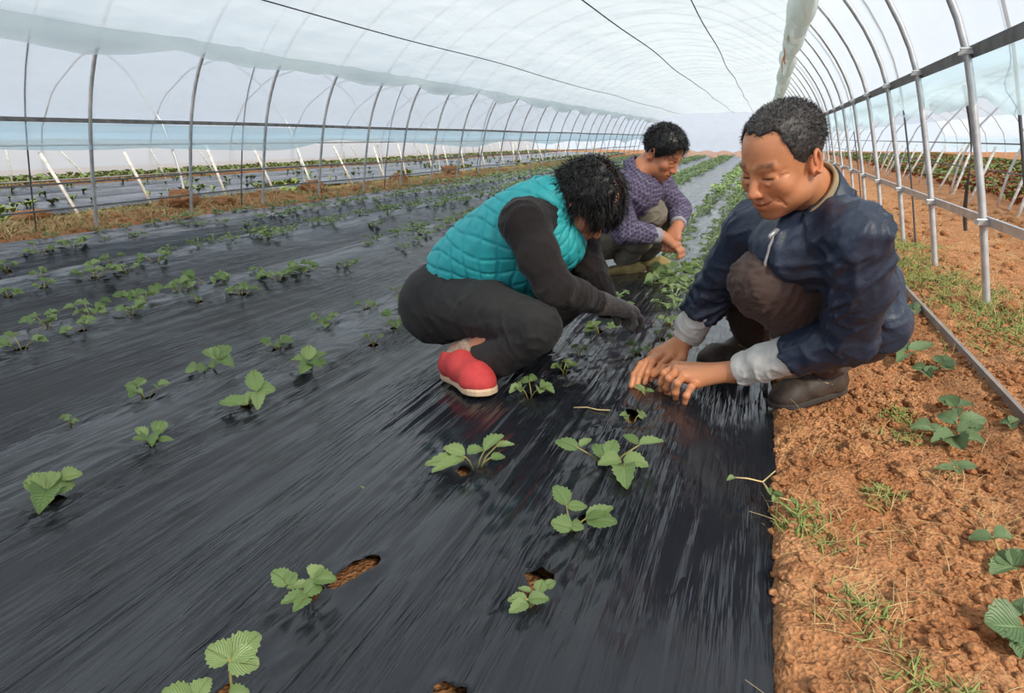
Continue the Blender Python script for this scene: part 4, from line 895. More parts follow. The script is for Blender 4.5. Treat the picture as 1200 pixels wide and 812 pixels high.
def wrinkle(V, F, bones, amp, freq, seed=1, c=None, rad=None):
    """long sharp cloth ridges winding round the nearest bone"""
    Nn = vnormals(V, F); best = np.full(len(V), 1e9); T = np.zeros(len(V)); CA = np.zeros(len(V)); SA = np.zeros(len(V)); B = np.zeros(len(V))
    for i, (a, b) in enumerate(bones):
        a, b = A3(a), A3(b); ba = b-a; ln = np.linalg.norm(ba); d = ba/ln; t = np.clip((V-a) @ d, 0, ln); q = V-a-t[:, None]*d; r = np.linalg.norm(q, axis=1)
        e1 = unit(np.cross(d, (.21, .13, .97))); e2 = np.cross(d, e1); m = r < best
        best[m] = r[m]; T[m] = ((V-a) @ d)[m]; rr = np.maximum(r, 1e-4); CA[m] = ((q @ e1)/rr)[m]; SA[m] = ((q @ e2)/rr)[m]; B[m] = i*3.7
    wp = 1.1*vnoise(V[:, 0]*7, V[:, 1]*7, V[:, 2]*7, seed=seed+9)
    n1 = vnoise(T*freq+wp+1.4*CA+B, CA*1.5+seed, SA*1.5, seed=seed); n2 = vnoise(T*freq*2.1-1.9*SA+wp, CA*2.4+seed, SA*2.4+B, seed=seed+1)
    r1 = (1-np.minimum(np.abs(n1)*2.4, 1))**1.6; r2 = (1-np.minimum(np.abs(n2)*2.4, 1))**1.6
    msk = .35+.65*sstep(-.35, .35, vnoise(V[:, 0]*6+seed, V[:, 1]*6, V[:, 2]*6, seed=seed+4))
    return V+Nn*((amp*(r1+.45*r2-.4))*msk)[:, None]
def box_of(pts, pad): p = np.array([A3(q) for q in pts]); return p.min(0)-pad, p.max(0)+pad
def vnormals(V, F):
    n = np.cross(V[F[:, 2]]-V[F[:, 0]], V[F[:, 3]]-V[F[:, 1]]); r = np.zeros_like(V)
    for j in range(4):
        for d in range(3): r[:, d] += np.bincount(F[:, j], n[:, d], len(V))
    return r/(np.linalg.norm(r, axis=1)[:, None]+1e-12)
def join(ms):
    vs, fs, cs, off = [], [], [], 0
    for v, f, c in ms: vs.append(v); fs.append(f+off); cs.append(c if c is not None else np.ones((len(v), 3))); off += len(v)
    return np.concatenate(vs), np.concatenate(fs), np.concatenate(cs)

# ---- head: local axes x = person's left, y = face forward, z = crown
def head_geo(h, neck_l, o):
    """o: smile, fat, ear, lip; neck_l = neck base in head coordinates. Returns verts, faces, colours (tint)"""
    nl = A3(neck_l); pts = [(-.11, -.14, -.13), (.11, .14, .15), nl]
    lo, hi = box_of(pts, 0.05); s = SDF(lo, hi, h)
    s.ell((0, -.014, .034), (.076, .096, .082), .02)
    s.ell((0, .020, -.030), (.064, .066, .085), .03)
    s.ell((0, .032, -.072), (.052, .046, .040), .03)
    s.ell((0, .064, -.100), (.021, .018, .015), .022)
    for e in (-1, 1):
        s.ell((e*.050, .010, -.068), (.016, .030, .022), .025)
        s.ell((e*.043, .058, -.028), (.022, .020, .018+.004*o.get('smile', 0)), .02)
        s.ell((e*.031, .094, .000), (.019, .016, .0115), .012, 'sub')
        s.ell((e*.031, .069, -.001), (.0150, .0135, .0125), .004)
        s.cone((e*.020, .0845, -.0045), (e*.031, .0838, -.0065), .0016, .0016, .002, 'sub')
        s.cone((e*.031, .0838, -.0065), (e*.043, .0778, -.0045), .0016, .0014, .002, 'sub')
        s.chain([(e*.014, .080, -.012), (e*.030, .0815, -.0165), (e*.044, .073, -.012)], (.003, .0038, .003), .006)
        s.cone((e*.012, .081, .019), (e*.045, .068, .020), .0075, .006, .012)
        s.ell((e*.0125, .0935, -.0375), (.0078, .0085, .007), .006)
        s.ell((e*.0065, .0975, -.0445), (.0035, .004, .003), .002, 'sub')
        s.cone((e*.019, .0920, -.036), (e*(.034+.004*o.get('smile', 0)), .070, -.066), .0028, .0022, .008, 'sub')
    s.cone((0, .079, .010), (0, .103, -.035), .0078, .0105, .010)
    s.ell((0, .068, -.066), (.029, .022, .021), .018)
    sm = o.get('smile', 0); cw = .024+.004*sm; cz = .006*sm
    s.chain([(-cw, .0745, -.064+cz), (-.009, .0885, -.0610), (0, .0890, -.0622), (.009, .0885, -.0610), (cw, .0745, -.064+cz)], (.002, .0048, .0046, .0048, .002), .005)
    s.chain([(-cw, .0735, -.067+cz), (-.008, .0862, -.0735), (.008, .0862, -.0735), (cw, .0735, -.067+cz)], (.002, .0055, .0055, .002), .005)
    s.chain([(-cw-.002, .0775, -.0648+cz), (-.008, .0935, -.0672), (.008, .0935, -.0672), (cw+.002, .0775, -.0648+cz)], (.0016, .0018, .0018, .0016), .002, 'sub')
    if o.get('lines'):
        for z in (.048, .060):
            s.chain([(-.035, .079, z), (0, .0865-(z-.048)*.35, z+.002), (.035, .079, z)], (.0020,)*3, .005, 'sub')
        for e in (-1, 1):
            for dz in (.004, -.003, -.010): s.cone((e*.050, .066, -.002+dz*.6), (e*.061, .050, dz*2.0), .0018, .0012, .004, 'sub')
            s.cone((e*.040, .073, -.052), (e*.046, .060, -.078), .0018, .0012, .006, 'sub')
    for e in (-1, 1):
        c = A3((e*.0765, -.012, -.012)); ring = []
        for k in range(15):
            a = -2.3+k*5.5/14; ring.append(c+A3((e*(.004+.0055*(1-math.cos(a))), -.0145*math.cos(a)-.003, .025*math.sin(a)+.003)))
        s.ell(c+A3((-e*.002, 0, 0)), (.007, .014, .024), .006)
        s.ell(c+A3((e*.007, .003, .001)), (.005, .0075, .013), .004, 'sub')
        s.chain(ring, [.0036]*15, .004)
        s.ell(c+A3((e*.003, .007, -.022)), (.0045, .007, .008), .006)
    # neck with the two tendons
    s.cone((0, -.022, -.045), nl, .054*o.get('neck', 1), .060*o.get('neck', 1), .03)
    V, F = s.poly(1)
    x, y, z = V.T; ax = np.abs(x); col = np.ones((len(V), 3))
    def tint(w, c): col[:] = col*(1-w[:, None])+A3(c)*w[:, None]
    g = lambda a, b: np.exp(-(a/b)**2)
    front = sstep(.03, .06, y)
    tint(front*g(ax-.043, .02)*g(z+.032, .02)*.45, (1.02, .78, .70)); tint(g(x, .014)*g(z+.034, .016)*front*.4, (1.0, .76, .68))
    ear = sstep(.072, .082, ax)*sstep(-.06, -.05, z)*sstep(.05, .03, z)*sstep(-.045, -.03, y); tint(ear*.5, (1.0, .72, .62))
    lip = front*g(z+.067-cz*(ax/cw)**2, .0075)*sstep(cw+.003, cw-.006, ax); tint(lip*.75, (.78, .48, .44))
    tint(front*g(z+.0660-cz*(ax/cw)**2, .0020)*sstep(cw+.004, cw-.001, ax)*.9, (.22, .10, .09))
    by = .0265-.10*np.maximum(0, ax-.032)+o.get('browz', 0)
    tint(front*np.clip(1.7*g(z-by, .0048-.03*np.maximum(0, ax-.03)), 0, 1)*sstep(.008, .018, ax)*sstep(.058, .044, ax)*(.8+.25*vnoise(x*500, y*100, z*300, seed=6))*.9, o.get('browc', (.10, .07, .06)))
    tint(front*np.clip(1.3*g(z+.0055-.0015*g(ax-.031, .01), .0019), 0, 1)*sstep(.015, .019, ax)*sstep(.048, .043, ax)*.95, (.05, .035, .03))
    tint(front*g(z-.010, .004)*g(ax-.031, .014)*.25, (.6, .48, .42))
    tint(g(y-.10, .012)*g(z+.0455, .003)*g(ax-.0065, .004)*.8, (.2, .1, .08))
    st = o.get('stubble', 0)
    if st: tint((sstep(-.055, -.085, z)*sstep(0.0, .03, y)+front*g(z+.054, .008)*g(x, .024))*st, (.62, .55, .52))
    mot = vnoise(x*55, y*55, z*55, seed=3)*.05+vnoise(x*160, y*160, z*160, seed=4)*.03; col *= (1+mot)[:, None]
    # scalp colour under the hair
    return V, F, col
def hair_shell(h, o):
    """short hair as a cap following the skull, bounded by a hairline"""
    s = SDF((-.12, -.15, -.12), (.12, .14, .16), h); t = o.get('thick', .007)
    s.ell((0, -.016, .036), (.076+t, .096+t, .082+t), .0)
    if o.get('full'): s.ell((0, -.03, .0), (.078+t, .085+t, .095), .02)
    X, Y, Z = s.ax[0][:, None, None], s.ax[1][None, :, None], s.ax[2][None, None, :]
    line = o['line'](np.abs(X), Y, Z)                     # < 0 where hair grows
    line = line+.006*vnoise(X*70, Y*70, Z*25, seed=2)
    s.D = np.maximum(s.D, line.astype(np.float32)); s.lump(o.get('lump', .0015), o.get('lf', 90), 5)
    return s.poly(1)
def strands(V, N_, n, length, droop, width, rnd, seed, grow=None):
    """tapered three-sided hairs rooted on a mesh"""
    r = np.random.default_rng(seed); i = r.integers(0, len(V), n); vs, fs = [], []
    P = V[i]; D = N_[i]+rnd*r.normal(size=(n, 3)); 
    if grow is not None: D = D*grow[0]+A3(grow[1])*grow[2]+rnd*0.5*r.normal(size=(n, 3))
    D /= np.linalg.norm(D, axis=1)[:, None]; Ls = length*r.uniform(.5, 1.2, n)
    A = np.cross(D, r.normal(size=(n, 3))); A /= np.linalg.norm(A, axis=1)[:, None]; B = np.cross(D, A)
    T = (0, .5, 1); W_ = (1, .75, .12); allv = np.zeros((n, 9, 3))
    for j, (t, w) in enumerate(zip(T, W_)):
        c = P-D*.002+D*(Ls*t)[:, None]+A3(droop)*((Ls*t*t)[:, None])
        for k in range(3): allv[:, j*3+k] = c+(A*math.cos(k*2.094)+B*math.sin(k*2.094))*width*w
    base = np.arange(n)[:, None]*9; q = []
    for j in range(2):
        for k in range(3): q.append(np.concatenate([base+j*3+k, base+j*3+(k+1) % 3, base+j*3+3+(k+1) % 3, base+j*3+3+k], 1))
    return allv.reshape(-1, 3), np.concatenate(q)
class Frame:
    def __init__(s, c, f, u):
        s.c = A3(c); s.f = unit(f); u = A3(u)-s.f*(A3(u) @ s.f); s.u = unit(u); s.l = np.cross(s.u, s.f)*-1; s.l = np.cross(s.f, s.u)*-1
        s.R = np.stack([s.l, s.f, s.u], 1)
    def w(s, V): return np.asarray(V) @ s.R.T+s.c
    def loc(s, p): return (A3(p)-s.c) @ s.R
def hand_geo(s, wrist, fore, fingers, rad=(.0092, .0100, .0103, .0100, .0115), palm_r=.0165):
    """palm, five jointed fingers, wrist and forearm into the grid s; thumb last in fingers"""
    wrist = A3(wrist)
    s.cone(wrist, fore, .027, .036, .02)
    for i, f in enumerate(fingers):
        f = [A3(p) for p in f]; r = rad[i]
        if i < 4: s.cone(wrist, f[0], palm_r*1.25, palm_r, .016)
        else: s.cone(wrist*.75+f[0]*.25, f[0], palm_r*1.1, r*1.35, .014)
    for i in range(3): s.cone(fingers[i][0], fingers[i+1][0], palm_r*.85, None, .010)
    for i, f in enumerate(fingers):
        r = rad[i]
        for j in range(len(f)-1): s.cone(f[j], f[j+1], r*(1.1-.09*j), r*(1.03-.09*j), .0035)
        for j in range(1, len(f)-1): s.ell(f[j], (r*1.06,)*3, .004)
# ---- feet: local axes x = width, y = toe, z = up, origin under the heel
def shoe_parts(parent, heel, toe, up, kind, mats, top=.09, name='shoe'):
    hl, te = A3(heel), A3(toe); Ln = np.linalg.norm(te-hl); f = unit(te-hl); u = unit(A3(up)-f*(A3(up) @ f)); x = np.cross(f, u)
    R = np.stack([x, f, u], 1); k = Ln/.27
    s = SDF((-.08, -.05, -.01), (.08, .31, .20), .0035)
    s.chain([(0, .035, .034), (0, .12, .036), (.003, .20, .030), (.004, .238, .026)], (.036, .037, .040, .027), .03)
    s.cone((0, .045, .045), (0, .10, .062), .036, .034, .03)
    s.ell((.004, .215, .022), (.044, .046, .026), .02)
    if kind == 'boot': s.cone((0, .045, .05), (0, .055, top+.03), .040, .043, .03)
    else:
        s.cone((0, .045, .04), (0, .05, .062), .037, .037, .02)
        s.cone((0, .11, .046), (.002, .20, .030), .033, .030, .03)
        s.ell((0, .048, .100), (.029, .055, .045), .006, 'sub')
    s.cut((0, 0, .012), (0, 0, -1))
    if kind == 'boot': s.cut((0, .05, top+.025), (0, -.12, 1)); s.fold((0, .09, .07), .06, (0, 1, .4), 45, .004, 7)
    V, F = s.poly(1); V = V*k
    o = mesh(name, V @ R.T+hl, F, mats[0], parent)
    # sole: closed outline with rounded toe, extruded
    T = np.linspace(0, 1, 22); w = np.interp(T, (0, .04, .12, .35, .55, .75, .88, .96, 1), (.012, .027, .036, .034, .040, .048, .043, .028, .006))*1.03
    off = np.interp(T, (0, .5, .8, 1), (0, -.002, .003, .006)); ol = [(off[i]+w[i], T[i]*.283-.010) for i in range(22)]+[(off[i]-w[i], T[i]*.283-.010) for i in range(21, -1, -1)]
    n = len(ol); v = []; hs = (-.004, .0, .011, .0165)
    ins = (.94, 1.0, 1.0, .96)
    for z, q in zip(hs, ins): v += [(p[0]*q, .13+(p[1]-.13)*q, z) for p in ol]
    fc = [tuple(range(n-1, -1, -1)), tuple(3*n+i for i in range(n))]
    for j in range(3): fc += [(j*n+i, j*n+(i+1) % n, (j+1)*n+(i+1) % n, (j+1)*n+i) for i in range(n)]
    so = mesh('sole', (np.array(v)*k) @ R.T+hl, fc, mats[1], o, False)
    return o, R, hl, k

# ---- materials of the people
def skin_mat(name, c):
    m, t = nt(name); out = N(t, 'ShaderNodeOutputMaterial'); b = N(t, 'ShaderNodeBsdfPrincipled', i_Roughness=0.40); b.inputs['Specular IOR Level'].default_value = 0.45
    a = N(t, 'ShaderNodeVertexColor', layer_name='col'); mm = N(t, 'ShaderNodeMix', data_type='RGBA', blend_type='MULTIPLY'); mm.inputs[0].default_value = 1; mm.inputs[6].default_value = c
    L(t, a, 0, mm, 7); L(t, mm, 2, b, 'Base Color')
    b.inputs['Subsurface Weight'].default_value = 0.12; b.inputs['Subsurface Radius'].default_value = (1, .35, .2); b.inputs['Subsurface Scale'].default_value = 0.006
    tc = N(t, 'ShaderNodeTexCoord'); n = N(t, 'ShaderNodeTexNoise', i_Scale=260.0, i_Detail=4.0); L(t, tc, 'Object', n, 'Vector')
    bp = N(t, 'ShaderNodeBump', i_Strength=0.25, i_Distance=0.0015); L(t, n, 0, bp, 'Height'); L(t, bp, 0, b, 'Normal'); L(t, b, 0, out, 0); return m
M_SKIN1 = skin_mat('tanned_skin', rgb(205, 138, 98)); M_SKIN2 = skin_mat('ruddy_skin', rgb(206, 136, 104)); M_SKIN3 = skin_mat('brown_skin', rgb(196, 130, 96))
M_NAVY = mat('navy_jacket_cloth', rgb(44, 54, 74), rough=.48, spec=.5, var=.10, vscale=9, bump=.6, bscale=20, sheen=.0, bdist=.014)
M_BROWN = mat('brown_trouser_cloth', rgb(80, 62, 56), rough=.8, var=.10, vscale=14, bump=.4, bscale=34, sheen=.05, bdist=.006)
M_WHITE = mat('grey_white_shirt_cloth', rgb(214, 212, 206), rough=.9, var=.07, vscale=30, bump=.35, bscale=70, bdist=.006)
M_BEIGE = mat('beige_lining', rgb(170, 150, 118), rough=.9, var=.08, vscale=40)
M_BOOT = mat('brown_boot_leather', rgb(74, 60, 50), rough=.6, var=.2, vscale=30, bump=.2, bscale=120, col2=rgb(48, 40, 36))
M_RUBBER = mat('dark_rubber', rgb(62, 56, 52), rough=.8, var=.15, vscale=40)
M_HAIRG = mat('greying_hair', rgb(30, 26, 26), rough=.5, var=.2, vscale=150, col2=rgb(78, 72, 70), stretch=(1, 1, 1))
M_HAIR = mat('black_hair', rgb(20, 18, 19), rough=.42, var=.1, vscale=90, spec=.5)
M_TEAL = mat('teal_quilted_cloth', rgb(48, 172, 178), rough=.55, var=.07, vscale=12, bump=.15, bscale=60, spec=.4, bdist=.004)
M_KNIT = mat('dark_brown_knit', rgb(32, 25, 25), rough=.95, var=.1, vscale=60, bump=.5, bscale=190, sheen=.08)
M_BLACKT = mat('black_trouser_cloth', rgb(36, 34, 34), rough=.85, var=.08, vscale=20, bump=.35, bscale=38, sheen=.05, bdist=.005)
M_GLOVE = mat('grey_knit_glove', rgb(104, 94, 90), rough=.95, var=.2, vscale=90, bump=.7, bscale=210, sheen=.3)
M_RED = mat('red_canvas', rgb(206, 66, 66), rough=.8, var=.08, vscale=50, bump=.2, bscale=260)
M_CREAM = mat('cream_sole', rgb(222, 190, 158), rough=.8, var=.08, vscale=40)
M_SOCK = mat('ribbed_sock', rgb(176, 150, 132), rough=.95, var=.2, vscale=30, stretch=(6, 6, 1), bump=.4, bscale=60)
M_KHAKI = mat('grey_khaki_cloth', rgb(128, 120, 106), rough=.9, var=.08, vscale=14, bump=.25, bscale=40, bdist=.006)
M_TAN = mat('olive_tan_suede', rgb(168, 148, 96), rough=.9, var=.12, vscale=30)
M_GREYK = mat('grey_knit_cuff', rgb(168, 164, 172), rough=.95, var=.1, vscale=60, bump=.4, bscale=160)
def check_mat():
    m, t = nt('purple_checked_shirt'); out = N(t, 'ShaderNodeOutputMaterial'); b = N(t, 'ShaderNodeBsdfPrincipled', i_Roughness=.85)
    tc = N(t, 'ShaderNodeTexCoord'); fac = None
    mp = N(t, 'ShaderNodeMapping'); mp.inputs['Rotation'].default_value = (0.3, 0.75, 0.5); L(t, tc, 'Object', mp, 0)
    for d, sc in (('X', 20.0), ('Z', 20.0), ('Y', 16.0)):
        w = N(t, 'ShaderNodeTexWave', wave_type='BANDS', bands_direction=d, i_Scale=sc, i_Distortion=0.15); L(t, mp, 0, w, 'Vector')
        r = N(t, 'ShaderNodeMapRange'); r.inputs[1].default_value = .72; r.inputs[2].default_value = .98; r.inputs[4].default_value = .45; L(t, w, 0, r, 0)
        if fac is None: fac = r
        else:
            a = N(t, 'ShaderNodeMath', operation='ADD'); L(t, fac, 0, a, 0); L(t, r, 0, a, 1); fac = a
    mx = N(t, 'ShaderNodeMix', data_type='RGBA'); mx.inputs[6].default_value = rgb(70, 62, 88); mx.inputs[7].default_value = rgb(128, 120, 146); L(t, fac, 0, mx, 0); L(t, mx, 2, b, 'Base Color')
    n = N(t, 'ShaderNodeTexNoise', i_Scale=40.0, i_Detail=4.0); L(t, tc, 'Object', n, 'Vector'); bp = N(t, 'ShaderNodeBump', i_Strength=.3, i_Distance=.006); L(t, n, 0, bp, 'Height'); L(t, bp, 0, b, 'Normal')
    L(t, b, 0, out, 0); return m
M_CHECK = check_mat()
# ================================================================== the man in the blue jacket (front right)
def man_blue():
    root = empty('person', (0.18, 1.92, -0.04)); off = A3((0.18, 1.92, -0.04))
    tag(root, 'man in navy jacket and brown trousers squatting at the film edge, planting with bare hands', 'person')
    def put(name, V, F, m, col=None, parent=None):
        o = mesh(name, np.asarray(V)-off, F, m, parent or root, col=col); return o
    HC, NK = A3((0.031, 1.60, 0.636)), A3((0.142, 1.705, 0.530))
    f = unit(A3((-.68, -.74, 0))); p = math.radians(27); fr = Frame(HC, f*math.cos(p)+A3((0, 0, -math.sin(p))), f*math.sin(p)+A3((0, 0, math.cos(p))))
    ls, rs = A3((.203, 1.54, .490)), A3((-.009, 1.82, .462)); le, lw = A3((.216, 1.67, .233)), A3((-.018, 1.757, .085))
    re, rw = A3((-.098, 1.96, .264)), A3((-.176, 1.98, .090)); lk, la = A3((.024, 1.66, .352)), A3((.245, 1.945, .075))
    lh, rh = A3((.285, 1.98, .205)), A3((.165, 2.12, .205)); rk, ra = A3((-.045, 2.06, .29)), A3((.02, 2.20, .06))
    pel = (lh+rh)/2; lat = unit(ls-rs); chest = (ls+rs)/2+A3((.03, .03, -.02))
    HS = .96
    # body: head, hidden trunk and limbs, hands
    hV, hF, hC = head_geo(.0026, fr.loc(NK)/HS, dict(smile=1.0, lines=1, stubble=.35, browc=(.16, .12, .10)))
    s = SDF(*box_of([ls, rs, le, lw, re, rw, lk, la, rk, ra, lh, rh, NK], .14), .009)
    s.chain([pel, (pel+chest)/2, chest, NK], (.09, .08, .08, .05), .05, flat=(lat, 1.2))
    for a in ([ls, le, lw], [rs, re, rw]): s.chain([chest]+a, (.05, .04, .036, .027), .03)
    for a in ([lh, lk, la], [rh, rk, ra]): s.chain([pel]+a, (.08, .075, .052, .035), .03)
    bV, bF = s.poly(1)
    L5 = [[(-.112, 1.735, .050), (-.121, 1.690, .052), (-.131, 1.678, .030), (-.134, 1.684, .008)], [(-.146, 1.735, .064), (-.158, 1.685, .060), (-.161, 1.690, .032), (-.159, 1.703, .008)], [(-.168, 1.763, .067), (-.183, 1.709, .062), (-.187, 1.718, .032), (-.186, 1.732, .008)], [(-.178, 1.800, .066), (-.201, 1.750, .060), (-.207, 1.748, .032), (-.206, 1.752, .008)], [(-.120, 1.828, .062), (-.178, 1.840, .057), (-.212, 1.818, .050), (-.238, 1.812, .028)]]
    R5 = [[(-.252, 1.876, .062), (-.276, 1.812, .058), (-.290, 1.786, .032), (-.292, 1.762, .006)], [(-.240, 1.892, .070), (-.262, 1.818, .064), (-.274, 1.784, .033), (-.276, 1.760, .006)], [(-.222, 1.894, .072), (-.246, 1.826, .065), (-.257, 1.808, .033), (-.260, 1.796, .007)], [(-.201, 1.890, .066), (-.220, 1.832, .057), (-.235, 1.818, .036), (-.243, 1.815, .012)], [(-.170, 1.896, .060), (-.190, 1.864, .046), (-.209, 1.838, .036), (-.224, 1.824, .022)]]
    ms = [(fr.w(hV*HS), hF, hC), (bV, bF, None)]
    for wr, fo, fg in ((lw, lw*.45+le*.55, L5), (rw, rw*.5+re*.5, R5)):
        s = SDF(*box_of([wr, fo]+[q for g in fg for q in g], .05), .0024); hand_geo(s, wr, fo, fg)
        for g in fg[:4]: s.cone(A3(wr)*.45+A3(g[0])*.55+A3((0, 0, .013)), A3(g[0])+A3((0, 0, .012)), .0022, .0028, .006)
        V, F = s.poly(1); c = np.ones((len(V), 3)); c *= (1+.07*vnoise(V[:, 0]*60, V[:, 1]*60, V[:, 2]*60, seed=9))[:, None]
        for g in fg:                                       # knuckles redder, nails paler
            for j in (0, 1, 2): w = np.exp(-((V-A3(g[j]))**2).sum(1)/.011**2)[:, None]*.35; c = c*(1-w)+A3((.98, .72, .64))*w
            t = A3(g[3]); d = unit(A3(g[3])-A3(g[2])); nrm = unit(A3((0, 0, 1))-d*d[2]+A3((0, -.4, .2))); w = (np.exp(-((V-(t+nrm*.007-d*.002))**2).sum(1)/.0055**2)*.6)[:, None]; c = c*(1-w)+A3((1.08, .95, .9))*w
        ms.append((V, F, c))
    V, F, C = join(ms); put('body', V, F, M_SKIN1, C)
    # hair: receding, greying at the sides
    def line(ax, y, z):
        front = y-(.030+.32*z-.9*np.clip(.030-np.abs(ax-.045), 0, .022))     # temples recede
        low = -(z-np.where(y > -.012, -.045+1.2*np.clip(y-.004, 0, 1), -.028+.55*y))
        side = np.where(y > -.0, -(z-(.012+0*y)), -1)
        return np.maximum(np.maximum(front, low), side*0-1)
    o = dict(line=line, thick=.0055, lump=.0015, lf=110); V, F = hair_shell(.0034, o); Nn = vnormals(V, F); up = Nn[:, 2] > -.3
    sv, sf = strands(V[up], Nn[up], 5200, .011, (0, -.2, -.2), .0006, .35, 3, (1, (0, .25, .1), 1)); V2, F2 = np.concatenate([V, sv]), np.concatenate([F, sf+len(V)])
    put('hair', fr.w(V2*HS), F2, M_HAIRG)
    # trousers
    s = SDF(*box_of([lk, la, rk, ra, lh, rh], .16), .0058)
    s.chain([lh, lk+(lh-lk)*.05, lk], (.105, .082, .070), .03); s.chain([rh, rk], (.10, .072), .03); s.cone(lh, rh, .115, None, .05)
    s.chain([lk, (lk+la)/2, la+A3((-.02, -.03, .03))], (.070, .068, .058), .025); s.chain([rk, ra], (.068, .055), .02)
    s.cone((lk+lh)/2+A3((-.02, 0, -.07)), (lk+la)/2+A3((.02, .02, 0)), .05, None, .05)
    ax = unit(la-lk); s.fold(lk+A3((.04, -.02, -.06)), .10, (ax+A3((.6, 0, .3))), 34, .012, 21, .22); s.fold((lk+lh)/2+A3((0, -.03, .02)), .11, unit(lh-lk)+A3((0, 0, .5)), 26, .012, 23, .25); s.fold((lk+la)/2, .10, ax, 34, .012, 24, .3)
    V, F = s.poly(1); V = wrinkle(V, F, [(lh, lk), (lk, la), (rh, rk), (rk, ra)], .006, 22, 15); put('trousers', V, F, M_BROWN)
    # jacket
    s = SDF(*box_of([ls, rs, le, lw, re, rw, pel, NK], .19), .0052)
    bk = unit(A3((.62, .66, .35)))
    up = chest-pel
    s.chain([pel+A3((.045, .03, -.03)), pel+A3((.03, .03, .05)), pel+up*.4+bk*.035, pel+up*.72+bk*.035, chest+bk*.01], (.128, .130, .120, .112, .105), .04, flat=(lat, 1.22))
    s.cone(chest+bk*.02, NK-A3((-.002, -.005, .030)), .095, .066, .05)
    s.cone(NK-A3((0, 0, .035)), ls+A3((-.012, .016, .006)), .064, .056, .05); s.cone(NK-A3((0, 0, .04)), rs, .060, .066, .05); s.cone(ls, ls+(le-ls)*.45+A3((.010, -.008, 0)), .056, .056, .04); s.cone(rs, rs+(re-rs)*.4, .058, .058, .04)
    s.cone(chest+A3((-.05, -.045, -.03)), pel+up*.55+A3((-.075, -.07, -.02)), .085, .075, .04, flat=(lat, 1.25))
    s.cone(lh+A3((.04, -.05, -.0)), pel+A3((.05, .02, -.02)), .085, .10, .04)
    sL, cL = le+(lw-le)*.47, unit(lw-le); sR, cR = re+(rw-re)*.50, unit(rw-re)
    s.chain([ls+A3((-.004, 0, -.01)), (ls+le)/2+A3((.014, -.012, 0)), le+A3((.010, -.004, -.004)), le+(lw-le)*.6], (.060, .064, .062, .055), .016)
    s.chain([rs, (rs+re)/2, re, re+(rw-re)*.6], (.068, .062, .060, .055), .014)
    # cuffs cut clean, only near the arms
    for c, n, r in ((sL, cL, .10), (sR, cR, .10)):
        e = c+n*.055; sl, (X, Y, Z) = s.reg(e-.09, e+.09); d = ((X-c[0])*n[0]+(Y-c[1])*n[1]+(Z-c[2])*n[2]); rr = np.sqrt((X-e[0])**2+(Y-e[1])**2+(Z-e[2])**2)-.085
        s.D[sl] = np.maximum(s.D[sl], np.minimum(d, -rr))
    ua = unit(le-ls); s.fold((ls+le)/2+A3((0, -.02, .02)), .13, ua+A3((.5, 0, .3)), 22, .016, 31, .30); s.fold(le, .10, unit(lw-ls), 30, .018, 32, .30); s.fold(sL, .09, cL, 40, .011, 33, .25)
    s.fold((rs+re)/2, .13, unit(re-rs)+A3((.5, .3, 0)), 24, .015, 34, .3); s.fold(re, .09, unit(rw-re), 34, .016, 35, .3)
    s.fold(ls+A3((-.05, .05, .02)), .13, lat+A3((0, 0, .7)), 20, .015, 36, .3); s.fold(pel+up*.3+A3((.10, -.06, 0)), .17, up+A3((.3, 0, 0)), 20, .019, 37, .28); s.fold(chest+A3((-.08, -.08, -.06)), .14, lat+A3((0, 0, .5)), 22, .016, 38, .3); s.fold(chest+A3((.1, .06, -.02)), .14, (.5, -.3, .8), 18, .014, 39, .3)
    V, F = s.poly(1); V = wrinkle(V, F, [(ls, le), (le, lw), (rs, re), (re, rw), (pel, chest)], .0115, 17, 5); jk = put('jacket', V, F, M_NAVY); JK = s
    # white shirt sleeves showing at the wrists
    for a, c, w in ((le, sL, lw), (re, sR, rw)):
        n = unit(w-a); e = w-n*.012; s = SDF(*box_of([c, e], .08), .0036); s.chain([c-n*.03, c+(e-c)*.5, e], (.050, .048, .043), .01)
        s.fold((c+e)/2, .07, n+A3((.2, .2, .2)), 42, .012, 41, .4); s.fold(e, .04, np.cross(n, (0, 0, 1)), 60, .005, 42, .3); s.cut(e, n, .002); V, F = s.poly(1); V = wrinkle(V, F, [(a, w)], .004, 30, 25); put('shirt_cuff', V, F, M_WHITE)
    # collar: navy outside, beige lining inside, open at the throat
    hd = unit(HC-NK+A3((.02, .02, .02))); fw = unit(f-hd*(f @ hd)); sd = np.cross(hd, fw)
    def band(r0, r1, h0, h1, th, a0, a1, n=40):
        v = []; f = []
        for i in range(n):
            a = a0+(a1-a0)*i/(n-1); q = abs(a)/PI; d = fw*math.cos(a)+sd*math.sin(a); drop = -.035*(1-q)**1.3
            for rr, hh in ((r0, h0), (r1, h1), (r1-th, h1), (r0-th, h0)): v.append(NK+d*(rr*(1.0+.10*math.cos(a)))+hd*(hh+drop*1.2)+fw*(.012))
        for i in range(n-1):
            for k in range(4): f.append((4*i+k, 4*i+(k+1) % 4, 4*i+4+(k+1) % 4, 4*i+4+k))
        f += [(0, 1, 2, 3), (4*n-1, 4*n-2, 4*n-3, 4*n-4)]
        return np.array(v), f
    v, fc = band(.081, .074, -.050, .086, .007, .40, 2*PI-.40); o = mesh('collar', v-off, fc, M_NAVY, jk); 
    v, fc = band(.0735, .0685, -.045, .097, .008, .36, 2*PI-.36); o = mesh('collar_lining', v-off, fc, M_BEIGE, jk); o['label'] = 'beige lining of the open collar'
    # zip with its pull
    zp = []
